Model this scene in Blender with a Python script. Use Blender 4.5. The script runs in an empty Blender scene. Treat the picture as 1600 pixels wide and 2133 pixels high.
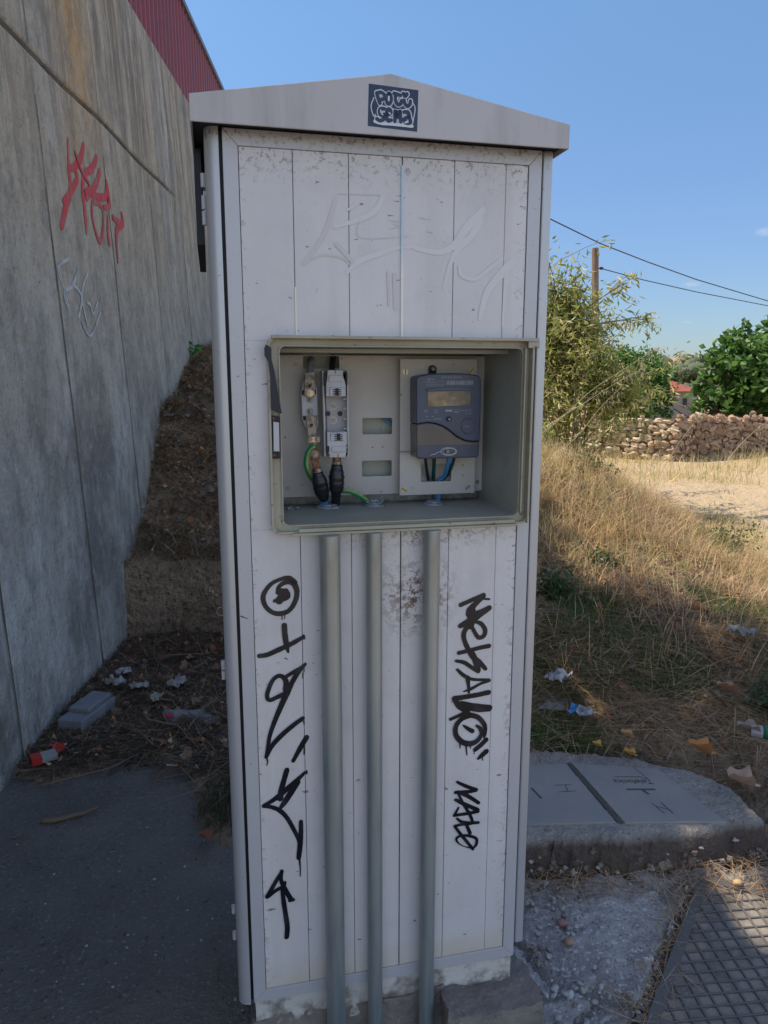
import bpy, math, random
import numpy as np
from mathutils import Vector, Matrix, noise
R=math.radians
random.seed(7)
sc=bpy.context.scene; col=sc.collection
# ---------------------------------------------------------------- camera, sky, sun, exposure
F=1520.; PITCH=0.18114678; CZ=1.42
SUN_EL=56.6; SUN_X,SUN_Y=.98,-.20          # horizontal travel direction of the light (left to right, a little towards the camera)
EXPOSURE=1.15; SKY=0.13; SUN=2.9
cam=bpy.data.cameras.new('camera'); co=bpy.data.objects.new('camera',cam); col.objects.link(co)
co.location=(0,0,CZ); co.rotation_euler=(R(90)-PITCH,0,0)
cam.lens=F/2133*36; cam.sensor_width=36; cam.clip_start=.05; cam.clip_end=5000
sc.camera=co
W=bpy.data.worlds.new('World'); sc.world=W; W.use_nodes=True
nt=W.node_tree; nd=nt.nodes; lk=nt.links; nd.clear()
out=nd.new('ShaderNodeOutputWorld'); bg=nd.new('ShaderNodeBackground'); sky=nd.new('ShaderNodeTexSky')
sky.sky_type='NISHITA'; sky.sun_disc=False; sky.sun_elevation=R(SUN_EL)
sky.sun_rotation=math.atan2(-SUN_X,-SUN_Y); sky.air_density=1.0; sky.dust_density=.6; sky.ozone_density=2.2; sky.altitude=700
bg.inputs[1].default_value=SKY
# three tiny clouds: soft noise patches around fixed directions
tc=nd.new('ShaderNodeTexCoord'); prev=sky.outputs[0]
def dirof(px,py):
    a=(px-800)/F; b=-(py-1066.5)/F; c,s=math.cos(PITCH),math.sin(PITCH)
    return Vector((a,c+b*s,-s+b*c))
for (px,py,rx,ry,am) in ((1440,592,16,5,.5),(1430,671,15,4,.35),(1592,483,16,8,.4),(1385,742,18,4,.3)):
    d=dirof(px,py).normalized()
    sub=nd.new('ShaderNodeVectorMath'); sub.operation='SUBTRACT'; lk.new(tc.outputs['Generated'],sub.inputs[0]); sub.inputs[1].default_value=d
    ml=nd.new('ShaderNodeVectorMath'); ml.operation='MULTIPLY'; lk.new(sub.outputs[0],ml.inputs[0]); ml.inputs[1].default_value=(F/rx,F/rx,F/ry)
    ns=nd.new('ShaderNodeTexNoise'); ns.inputs['Scale'].default_value=220; lk.new(tc.outputs['Generated'],ns.inputs[0])
    ln=nd.new('ShaderNodeVectorMath'); ln.operation='LENGTH'; lk.new(ml.outputs[0],ln.inputs[0])
    ad=nd.new('ShaderNodeMath'); ad.operation='MULTIPLY_ADD'; lk.new(ns.outputs[0],ad.inputs[0]); ad.inputs[1].default_value=1.2; lk.new(ln.outputs['Value'],ad.inputs[2])
    mr=nd.new('ShaderNodeMapRange'); lk.new(ad.outputs[0],mr.inputs[0]); mr.inputs[1].default_value=.6; mr.inputs[2].default_value=1.7; mr.inputs[3].default_value=am; mr.inputs[4].default_value=0
    mx=nd.new('ShaderNodeMix'); mx.data_type='RGBA'; lk.new(mr.outputs[0],mx.inputs[0]); lk.new(prev,mx.inputs[6]); mx.inputs[7].default_value=(6.5,6.2,6.2,1); prev=mx.outputs[2]
# sky dimmed ahead of the camera, unseen warm fill added to the sky behind
sx=nd.new('ShaderNodeSeparateXYZ'); lk.new(tc.outputs['Generated'],sx.inputs[0])
cr=nd.new('ShaderNodeValToRGB'); lk.new(sx.outputs[2],cr.inputs[0]); e_=cr.color_ramp.elements
e_[0].position=.0; e_[0].color=(.28,.31,.36,1); e_[1].position=.40; e_[1].color=(.52,.62,.65,1); q_=e_.new(.2); q_.color=(.41,.46,.53,1)
m1=nd.new('ShaderNodeMix'); m1.data_type='RGBA'; m1.blend_type='MULTIPLY'; m1.inputs[0].default_value=1; lk.new(prev,m1.inputs[6]); lk.new(cr.outputs[0],m1.inputs[7])
m2=nd.new('ShaderNodeMix'); m2.data_type='RGBA'; m2.blend_type='ADD'; m2.inputs[0].default_value=1; lk.new(prev,m2.inputs[6]); m2.inputs[7].default_value=(.55,.32,.06,1)
mr=nd.new('ShaderNodeMapRange'); mr.interpolation_type='SMOOTHSTEP'; lk.new(sx.outputs[1],mr.inputs[0]); mr.inputs[1].default_value=-.35; mr.inputs[2].default_value=.45
m3=nd.new('ShaderNodeMix'); m3.data_type='RGBA'; lk.new(mr.outputs[0],m3.inputs[0]); lk.new(m2.outputs[2],m3.inputs[6]); lk.new(m1.outputs[2],m3.inputs[7]); prev=m3.outputs[2]
lk.new(prev,bg.inputs[0]); lk.new(bg.outputs[0],out.inputs[0])
sl=bpy.data.lights.new('sun','SUN'); sl.energy=SUN; sl.angle=R(.5); sl.color=(1,.9,.76)
so=bpy.data.objects.new('sun',sl); col.objects.link(so)
hv=Vector((SUN_X,SUN_Y,0)).normalized()*math.cos(R(SUN_EL)); so.rotation_euler=Vector((hv.x,hv.y,-math.sin(R(SUN_EL)))).to_track_quat('-Z','Y').to_euler()
so.location=(-8,-4,12)
sc.view_settings.view_transform='Standard'; sc.view_settings.look='None'; sc.view_settings.exposure=EXPOSURE; sc.view_settings.gamma=1
sc.cycles.max_bounces=8; sc.cycles.diffuse_bounces=4; sc.cycles.transparent_max_bounces=8
# ---------------------------------------------------------------- measuring: a pixel of the photograph -> a point on a real plane
YAW=0.22392285; TX,TY,TZ=-0.24034392,1.28561151,0.0
AX=Vector((math.cos(YAW),math.sin(YAW),0)); AN=Vector((-math.sin(YAW),math.cos(YAW),0))
T0=Vector((TX,TY,0)); C0=Vector((0,0,CZ))
def on_face(px,py,d=0.):
    r=dirof(px,py); t=((T0-C0).dot(AN)+d)/r.dot(AN); P=C0+r*t
    return ((P-T0).dot(AX),P.z)
def c2w(u,d,z): return T0+AX*u+AN*d+Vector((0,0,z))
WA,WM,WB=-1.242,-0.0419,0.045
def on_wall(px,py):
    r=dirof(px,py); t=(WA-WB*CZ)/(r.x-WM*r.y+WB*r.z); P=C0+r*t
    return (P.y,P.z)
def on_ground(px,py,z=0.):
    r=dirof(px,py); t=(z-CZ)/r.z; P=C0+r*t; return P
def at_dist(px,py,Y):
    r=dirof(px,py); return C0+r*(Y/r.y)
def zm(ox,oy,s): return lambda *p: [(ox+a/s,oy+b/s) for a,b in p]
# ---------------------------------------------------------------- materials
def nmat(name,base,rough=.6,metal=0.,layers=(),bump=None,spec=.5,coord='Object',trans=0.):
    m=bpy.data.materials.new(name); m.use_nodes=True; t=m.node_tree; n=t.nodes; l=t.links
    bs=n['Principled BSDF']; bs.inputs['Roughness'].default_value=rough; bs.inputs['Metallic'].default_value=metal
    bs.inputs['Specular IOR Level'].default_value=spec
    cur=None; tcn=n.new('ShaderNodeTexCoord').outputs[coord]
    if base=='vary':
        at=n.new('ShaderNodeAttribute'); at.attribute_name='col'; cur=at.outputs['Color']
    else: bs.inputs['Base Color'].default_value=(*base,1)
    for L in layers:
        # dict(c, sc, lo, hi, st=(x,y,z) stretch, am, det, kind, zr=(z0,z1) height window, fade)
        mp=n.new('ShaderNodeMapping'); l.new(tcn,mp.inputs[0]); mp.inputs['Scale'].default_value=L.get('st',(1,1,1)); mp.inputs['Location'].default_value=L.get('off',(0,0,0))
        if L.get('kind')=='vor':
            tx=n.new('ShaderNodeTexVoronoi'); tx.feature=L.get('feat','F1'); tx.inputs['Scale'].default_value=L['sc']; l.new(mp.outputs[0],tx.inputs[0]); o=tx.outputs['Distance']
        elif L.get('kind')=='flat': o=None
        else:
            tx=n.new('ShaderNodeTexNoise'); tx.inputs['Scale'].default_value=L['sc']; tx.inputs['Detail'].default_value=L.get('det',6); tx.inputs['Roughness'].default_value=L.get('rg',.6); l.new(mp.outputs[0],tx.inputs[0]); o=tx.outputs[0]
        if o is not None:
            mr=n.new('ShaderNodeMapRange'); l.new(o,mr.inputs[0]); mr.inputs[1].default_value=L['lo']; mr.inputs[2].default_value=L['hi']; mr.inputs[3].default_value=0; mr.inputs[4].default_value=L.get('am',1); fac=mr.outputs[0]
        else:
            v=n.new('ShaderNodeValue'); v.outputs[0].default_value=L.get('am',1); fac=v.outputs[0]
        for w in L.get('win',()):   # (axis, a, b): 0 at a -> 1 at b
            sp=n.new('ShaderNodeSeparateXYZ'); l.new(tcn,sp.inputs[0]); m2=n.new('ShaderNodeMapRange'); l.new(sp.outputs[w[0]],m2.inputs[0]); m2.inputs[1].default_value=w[1]; m2.inputs[2].default_value=w[2]
            mm=n.new('ShaderNodeMath'); mm.operation='MULTIPLY'; l.new(fac,mm.inputs[0]); l.new(m2.outputs[0],mm.inputs[1]); fac=mm.outputs[0]
        mx=n.new('ShaderNodeMix'); mx.data_type='RGBA'; l.new(fac,mx.inputs[0])
        if cur is None: mx.inputs[6].default_value=(*base,1)
        else: l.new(cur,mx.inputs[6])
        mx.inputs[7].default_value=(*L['c'],1); cur=mx.outputs[2]
    if cur is not None: l.new(cur,bs.inputs['Base Color'])
    if bump:
        hs=None
        for (scl,st) in bump[1:]:
            tx=n.new('ShaderNodeTexNoise'); tx.inputs['Scale'].default_value=scl; tx.inputs['Detail'].default_value=7; l.new(tcn,tx.inputs[0])
            ml=n.new('ShaderNodeMath'); ml.operation='MULTIPLY'; l.new(tx.outputs[0],ml.inputs[0]); ml.inputs[1].default_value=st
            if hs is None: hs=ml.outputs[0]
            else:
                aa=n.new('ShaderNodeMath'); aa.operation='ADD'; l.new(hs,aa.inputs[0]); l.new(ml.outputs[0],aa.inputs[1]); hs=aa.outputs[0]
        b=n.new('ShaderNodeBump'); b.inputs['Distance'].default_value=bump[0]; b.inputs['Strength'].default_value=.8; l.new(hs,b.inputs['Height']); l.new(b.outputs[0],bs.inputs['Normal'])
    if trans:
        tr=n.new('ShaderNodeBsdfTranslucent'); ms=n.new('ShaderNodeMixShader'); ms.inputs[0].default_value=trans
        if cur is not None: l.new(cur,tr.inputs[0])
        else: tr.inputs[0].default_value=(*base,1)
        l.new(bs.outputs[0],ms.inputs[1]); l.new(tr.outputs[0],ms.inputs[2]); l.new(ms.outputs[0],n['Material Output'].inputs[0])
    return m
brown=(.10,.055,.03)
M={}
def grime(zs=(),am=.8):
    L=[dict(c=(.46,.45,.46),sc=5,lo=.35,hi=.7,am=.6,st=(1,1,.35)),
       dict(c=(.42,.40,.38),sc=14,lo=.5,hi=.75,am=.35),
       dict(c=(.16,.12,.09),sc=160,lo=.70,hi=.735,am=.75,det=3),
       dict(c=(.13,.10,.08),sc=55,lo=.715,hi=.74,am=.7,det=8)]
    for (a,b,c,d) in zs: # dirt between heights a..b fading to c..d
        L.append(dict(c=brown,sc=130,lo=.545,hi=.585,am=am,det=9,rg=.7,win=((2,a,b),(2,d,c))))
    return L
M['panel']=nmat('white_painted_panel',(.60,.575,.57),.42,layers=grime(((1.735,1.81,1.9,2.0),))+[
    dict(c=(.10,.045,.022),sc=85,lo=.49,hi=.54,am=1,det=9,rg=.75,win=((2,.90,1.0),(2,1.10,1.03),(0,-.03,.03),(0,.15,.08))),
    dict(c=(.09,.045,.022),sc=110,lo=.50,hi=.55,am=1,det=9,rg=.7,win=((2,1.09,1.15),(2,1.16,1.15),(0,-.15,.03),(0,.31,.11))),
    dict(c=(.14,.08,.05),sc=110,lo=.56,hi=.60,am=.8,det=9,win=((0,.240,.270),)),
    dict(c=(.14,.08,.05),sc=110,lo=.57,hi=.61,am=.8,det=9,win=((0,-.24,-.262),)),
    dict(c=(.50,.42,.27),sc=20,lo=.2,hi=.6,am=.8,win=((2,.26,.19),)),dict(c=(.50,.47,.45),sc=7,lo=.5,hi=.68,am=.55,st=(3,1,.12),det=9),dict(c=(.13,.12,.12),sc=26,lo=.685,hi=.70,am=.8,st=(1,1,2.5),det=3)],bump=(.0008,(60,1),(5,3)))
M['frame']=nmat('aluminium_door_frame',(.44,.44,.46),.45,.15,layers=grime(((1.79,1.83,1.9,2.0),),.95)[1:],bump=(.0004,(80,1)))
M['column']=nmat('painted_aluminium_profile',(.42,.425,.44),.34,.3,layers=grime(((1.78,1.83,1.9,2.0),))[1:])
M['canopy']=nmat('painted_canopy_sheet',(.42,.40,.39),.5,layers=grime()[:4]+[dict(c=(.30,.28,.27),sc=9,lo=.50,hi=.70,am=.7,st=(2,1,.25),det=9),dict(c=(.50,.49,.47),sc=5,lo=.55,hi=.7,am=.5,st=(1,1,.5))],bump=(.0005,(40,1)))
M['black']=nmat('black_gap_backing',(.006,.006,.008),.6)
M['backing']=nmat('grey_gap_backing',(.12,.12,.125),.7)
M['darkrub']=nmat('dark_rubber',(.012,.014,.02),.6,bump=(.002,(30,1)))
M['niche']=nmat('grey_green_niche_lining',(.30,.31,.27),.5,layers=[dict(c=(.20,.18,.14),sc=9,lo=.45,hi=.75,am=.6),dict(c=(.10,.08,.06),sc=90,lo=.66,hi=.71,am=.6,det=8),dict(c=(.08,.055,.035),sc=45,lo=.35,hi=.6,am=.9,det=8,win=((2,1.185,1.155),(1,.01,.055)))])
M['boxframe']=nmat('beige_box_frame',(.36,.34,.26),.45,layers=[dict(c=(.22,.18,.12),sc=7,lo=.4,hi=.75,am=.7),dict(c=(.08,.06,.04),sc=70,lo=.62,hi=.68,am=.8,det=8)],bump=(.0005,(60,1)))
M['board']=nmat('grey_mounting_board',(.42,.40,.38),.5,layers=[dict(c=(.30,.26,.22),sc=6,lo=.35,hi=.75,am=.5),dict(c=(.10,.07,.05),sc=120,lo=.68,hi=.71,am=.8,det=4)])
M['plate']=nmat('pale_meter_plate',(.46,.44,.41),.5,layers=[dict(c=(.34,.30,.26),sc=6,lo=.4,hi=.75,am=.5),dict(c=(.10,.07,.05),sc=100,lo=.68,hi=.71,am=.8,det=4)])
M['meter']=nmat('slate_blue_meter_plastic',(.040,.055,.105),.35,layers=[dict(c=(.09,.10,.13),sc=30,lo=.4,hi=.8,am=.25)])
M['cover']=nmat('smoky_terminal_cover',(.075,.068,.065),.25,layers=[dict(c=(.16,.14,.13),sc=14,lo=.35,hi=.7,am=.5)])
M['display']=nmat('golden_display_glass',(.27,.19,.11),.25,layers=[dict(c=(.09,.06,.045),sc=45,lo=.4,hi=.65,am=.9,det=8),dict(c=(.45,.30,.14),sc=70,lo=.6,hi=.7,am=.8),dict(c=(.05,.045,.045),sc=30,lo=.2,hi=.5,am=.9,win=((0,.015,.045),))])  # mottled gold and dark tones, darker towards the right end
M['print']=nmat('pale_grey_print_and_glint',(.30,.32,.38),.6)
M['fuse']=nmat('pale_grey_fuse_plastic',(.42,.43,.46),.4,layers=[dict(c=(.25,.22,.2),sc=30,lo=.5,hi=.75,am=.5)])
M['fusedark']=nmat('inner_grey_fuse_plastic',(.30,.29,.29),.5)
M['steel']=nmat('corroded_terminal_metal',(.27,.235,.20),.5,.5,layers=[dict(c=(.10,.045,.02),sc=90,lo=.5,hi=.62,am=.9)])
M['brass']=nmat('brass_screw_metal',(.48,.37,.24),.4,.7)
M['copper']=nmat('rusty_copper_lug',(.20,.08,.035),.5,.5,layers=[dict(c=(.05,.03,.02),sc=90,lo=.45,hi=.6,am=.8)])
M['tape']=nmat('black_electrical_tape',(.010,.011,.014),.38,bump=(.001,(120,1)))
M['blue']=nmat('blue_cable_sheath',(.03,.20,.48),.4)
M['green']=nmat('green_wire_sheath',(.01,.19,.075),.4)
M['yellow']=nmat('yellow_wire_stripe',(.45,.42,.05),.4)
M['dgreen']=nmat('dark_green_wire_sheath',(.008,.05,.045),.4)
M['gland']=nmat('dull_grey_gland',(.22,.24,.27),.5,layers=[dict(c=(.08,.07,.06),sc=70,lo=.5,hi=.65,am=.8)])
M['pipe']=nmat('galvanised_conduit_steel',(.34,.36,.35),.40,.5,layers=[dict(c=(.12,.17,.20),sc=6,lo=.42,hi=.62,am=.8,st=(3,3,.25)),dict(c=(.46,.45,.41),sc=26,lo=.5,hi=.75,am=.45,st=(1,1,.15)),dict(c=(.20,.16,.10),sc=14,lo=.35,hi=.6,am=.7,st=(1,1,.4),win=((2,.85,1.2),)),dict(c=(.42,.43,.42),sc=150,lo=.70,hi=.73,am=.6)])
M['ink']=nmat('black_marker_ink',(.004,.005,.010),.3,layers=[dict(c=(.035,.037,.05),sc=45,lo=.5,hi=.75,am=.8,st=(1,1,.4))])
M['ghost']=nmat('faded_tag_residue',(.595,.573,.575),.5)
M['ghostd']=nmat('grey_worn_traces',(.53,.505,.50),.5)  # greyer residue tone for the tag traces and scratches
M['navy']=nmat('navy_sticker_ink',(.010,.022,.060),.35)
M['white']=nmat('white_sticker_outline',(.55,.58,.60),.4)
M['stripe']=nmat('pale_blue_gap_strip',(.40,.56,.66),.3,layers=[dict(c=(.72,.68,.62),sc=.1,lo=-1,hi=0,am=1,win=((2,1.66,1.60),))])
M['strip2']=nmat('cream_gap_strip',(.72,.67,.60),.4)
M['plinthw']=nmat('whitewashed_plinth',(.50,.48,.44),.8,layers=[dict(c=(.16,.14,.13),sc=14,lo=.5,hi=.62,am=.9,det=9),dict(c=(.12,.09,.05),sc=40,lo=.45,hi=.6,am=.8,win=((2,.15,.11),))],bump=(.004,(40,1),(9,2)))
M['plinth']=nmat('rough_plinth_concrete',(.22,.19,.165),.9,layers=[dict(c=(.11,.10,.09),sc=9,lo=.4,hi=.7,am=.8),dict(c=(.36,.34,.31),sc=80,lo=.62,hi=.7,am=.6)],bump=(.012,(40,1),(12,2)))
M['wall']=nmat('streaked_board_marked_concrete',(.33,.315,.285),.9,layers=[
    dict(c=(.12,.118,.11),sc=2.6,lo=.44,hi=.60,am=.85,st=(1,1,.5),win=((2,2.6,1.2),)),
    dict(c=(.50,.49,.46),sc=1.9,lo=.52,hi=.66,am=.8,st=(1,1.2,.35)),
    dict(c=(.42,.355,.265),sc=1.3,lo=.30,hi=.48,am=1,st=(1,1,.3),win=((2,.9,2.3),)),
    dict(c=(.19,.145,.10),sc=9,lo=.46,hi=.60,am=.85,st=(1,1,.07),win=((2,1.7,3.2),)),
    dict(c=(.46,.27,.10),sc=6,lo=.33,hi=.55,am=.9,st=(1,1,.12),win=((2,2.25,3.2),(1,3.62,3.85),(1,4.35,4.05))),
    dict(c=(.58,.52,.43),sc=16,lo=.57,hi=.68,am=.75,st=(1,1,.06),win=((2,1.6,3.0),)),
    dict(c=(.09,.09,.055),sc=3.4,lo=.54,hi=.70,am=.75,st=(1,1,.6),win=((2,1.9,.9),)),
    dict(c=(.07,.07,.065),sc=70,lo=.62,hi=.70,am=.7,det=6,st=(1,1,.6)),
    dict(c=(.50,.50,.48),sc=11,lo=.58,hi=.68,am=.8,det=8,win=((1,3.4,2.8),(2,.7,1.2),(2,2.5,1.8))),
    dict(c=(.13,.125,.115),sc=9,lo=.46,hi=.62,am=.65,st=(1,1,.5),det=12,rg=.82),dict(c=(.36,.35,.32),sc=30,lo=.55,hi=.66,am=.5,st=(1,1,.5),det=8)],bump=(.016,(55,.5),(14,1.2),(3,2)))
M['red']=nmat('maroon_ribbed_cladding',(.21,.030,.036),.42,layers=[dict(c=(.12,.03,.03),sc=2,lo=.4,hi=.7,am=.5,st=(1,1,.2))])
M['redtrim']=nmat('grey_roof_flashing',(.12,.13,.16),.5)
M['redspray']=nmat('red_spray_paint',(.48,.04,.04),.7,layers=[dict(c=(.27,.17,.13),sc=26,lo=.52,hi=.62,am=.85,det=9,st=(1,1,.4))])
M['whitespray']=nmat('thin_white_spray_paint',(.46,.47,.47),.8,layers=[dict(c=(.27,.265,.25),sc=22,lo=.42,hi=.62,am=.9,det=8)])
M['asphalt']=nmat('old_dark_asphalt',(.15,.138,.12),.9,layers=[dict(c=(.085,.079,.068),sc=1.6,lo=.4,hi=.65,am=.8),dict(c=(.15,.145,.13),sc=3,lo=.48,hi=.72,am=.8,det=9,rg=.7),dict(c=(.26,.25,.235),sc=85,lo=.58,hi=.68,am=.75,det=4),dict(c=(.035,.034,.032),sc=50,lo=.62,hi=.70,am=.8,det=3),dict(c=(.012,.012,.012),sc=13,lo=.69,hi=.72,am=.9)],bump=(.012,(160,1),(50,2)))
M['soil']=nmat('dry_brown_soil',(.24,.175,.115),.95,layers=[dict(c=(.11,.078,.052),sc=3,lo=.4,hi=.65,am=.9),dict(c=(.34,.26,.18),sc=14,lo=.48,hi=.66,am=.8,det=9,rg=.75),dict(c=(.04,.028,.018),sc=34,lo=.54,hi=.66,am=.8,det=8),dict(c=(.25,.21,.16),sc=120,lo=.63,hi=.68,am=.6,det=3),dict(c=(.46,.34,.20),sc=1.2,lo=.2,hi=.55,am=1,win=((0,1.5,2.7),(1,3.4,4.4))),dict(c=(.50,.375,.225),sc=1.2,lo=.2,hi=.4,am=1,win=((1,6.4,7.4),)),dict(c=(.45,.33,.22),sc=1.2,lo=.2,hi=.4,am=1,win=((0,1.2,1.7),(1,.8,.2))),dict(c=(.40,.32,.24),sc=1.2,lo=.2,hi=.4,am=1,win=((1,-.5,-.8),))],bump=(.04,(60,1),(16,2),(5,2)))  # pale layers behind the camera are added to bounce warm light forward
M['conc']=nmat('rough_pebbly_concrete',(.36,.335,.31),.9,layers=[dict(c=(.20,.185,.17),sc=5,lo=.4,hi=.65,am=.9,det=9),dict(c=(.55,.52,.48),sc=75,lo=.55,hi=.64,am=.8,det=4),dict(c=(.06,.055,.05),sc=110,lo=.60,hi=.66,am=.8,det=3)],bump=(.012,(100,1),(30,2),(9,2)))
M['slab']=nmat('worn_grey_slab_concrete',(.33,.30,.255),.85,layers=[dict(c=(.22,.21,.20),sc=6,lo=.4,hi=.7,am=.8,det=9),dict(c=(.46,.44,.41),sc=95,lo=.58,hi=.66,am=.7,det=3),dict(c=(.10,.09,.08),sc=60,lo=.60,hi=.68,am=.7,det=6),dict(c=(.36,.22,.19),sc=5,lo=.60,hi=.72,am=.5),dict(c=(.085,.06,.045),sc=18,lo=.1,hi=.4,am=1,det=8,win=((2,.118,.085),))],bump=(.014,(90,1),(25,2)))
M['cover_c']=nmat('smooth_cover_concrete',(.27,.25,.22),.8,layers=[dict(c=(.20,.20,.195),sc=5,lo=.4,hi=.7,am=.8,det=9),dict(c=(.36,.36,.34),sc=150,lo=.66,hi=.71,am=.5,det=3)],bump=(.002,(120,1)))
M['carved']=nmat('dark_mark_and_joint',(.075,.068,.06),.9)
M['iron']=nmat('dull_cast_iron',(.12,.11,.10),.6,.2,layers=[dict(c=(.12,.10,.085),sc=12,lo=.45,hi=.7,am=.7,det=8)],bump=(.002,(90,1)))
M['ironbed']=nmat('dusty_iron_recess',(.25,.215,.175),.8,layers=[dict(c=(.09,.085,.08),sc=16,lo=.42,hi=.65,am=.8,det=8),dict(c=(.3,.28,.25),sc=150,lo=.6,hi=.66,am=.6)],bump=(.004,(120,1),(30,1)))
M['pebble']=nmat('river_pebble','vary',.6,bump=(.001,(60,1)))
M['blade']=nmat('grass_blade','vary',.7,trans=.4)
M['leaf']=nmat('living_leaf','vary',.45,trans=.45)
M['dleaf']=nmat('dead_leaf','vary',.8,trans=.15)
M['bark']=nmat('grey_brown_bark',(.12,.095,.07),.9,bump=(.01,(30,1)))
M['twig']=nmat('dry_twig',(.15,.105,.07),.85,bump=(.002,(80,1)))
M['pole']=nmat('weathered_pole_wood',(.22,.15,.10),.9,layers=[dict(c=(.10,.07,.05),sc=8,lo=.45,hi=.6,am=.8,st=(4,4,.2))])
M['wire']=nmat('black_wire',(.03,.03,.04),.6)
M['stonewall']=nmat('field_stone','vary',.9,layers=[dict(c=(.16,.11,.07),sc=12,lo=.55,hi=.7,am=.6,det=8)],bump=(.02,(20,1)))
M['mortar']=nmat('earth_fill',(.15,.10,.065),.95,bump=(.03,(12,1)))
M['rooft']=nmat('red_clay_roof',(.30,.075,.045),.8,layers=[dict(c=(.19,.055,.035),sc=2,lo=.4,hi=.6,am=.7)])
M['rend']=nmat('weathered_render',(.20,.185,.17),.9,layers=[dict(c=(.13,.12,.11),sc=1.5,lo=.4,hi=.6,am=.8)])
M['hill']=nmat('dry_hill',(.36,.24,.16),.95,layers=[dict(c=(.20,.19,.11),sc=.02,lo=.5,hi=.6,am=.8),dict(c=(.10,.12,.065),sc=.03,lo=.3,hi=.45,am=1,win=((2,13,8.5),))])
M['bushfar']=nmat('distant_scrub','vary',.9)
M['foam']=nmat('grey_white_block',(.17,.175,.19),.8,layers=[dict(c=(.12,.12,.13),sc=10,lo=.45,hi=.65,am=.6)],bump=(.003,(50,1)))
def pm(n,c,r=.6):
    M[n]=nmat(n,c,r,layers=[dict(c=tuple(x*.6 for x in c),sc=40,lo=.5,hi=.7,am=.5)]); return M[n]
pm('packet_red',(.42,.025,.02),.4); pm('packet_white',(.26,.26,.265),.4); pm('litter_paper',(.24,.23,.19)); pm('litter_teal',(.02,.26,.20)); pm('litter_blue',(.04,.22,.50)); pm('cap_pink',(.35,.02,.06)); pm('can_green',(.02,.13,.07),.35); pm('filter_orange',(.5,.22,.08)); pm('stone_grey',(.22,.21,.20),.9)
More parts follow.
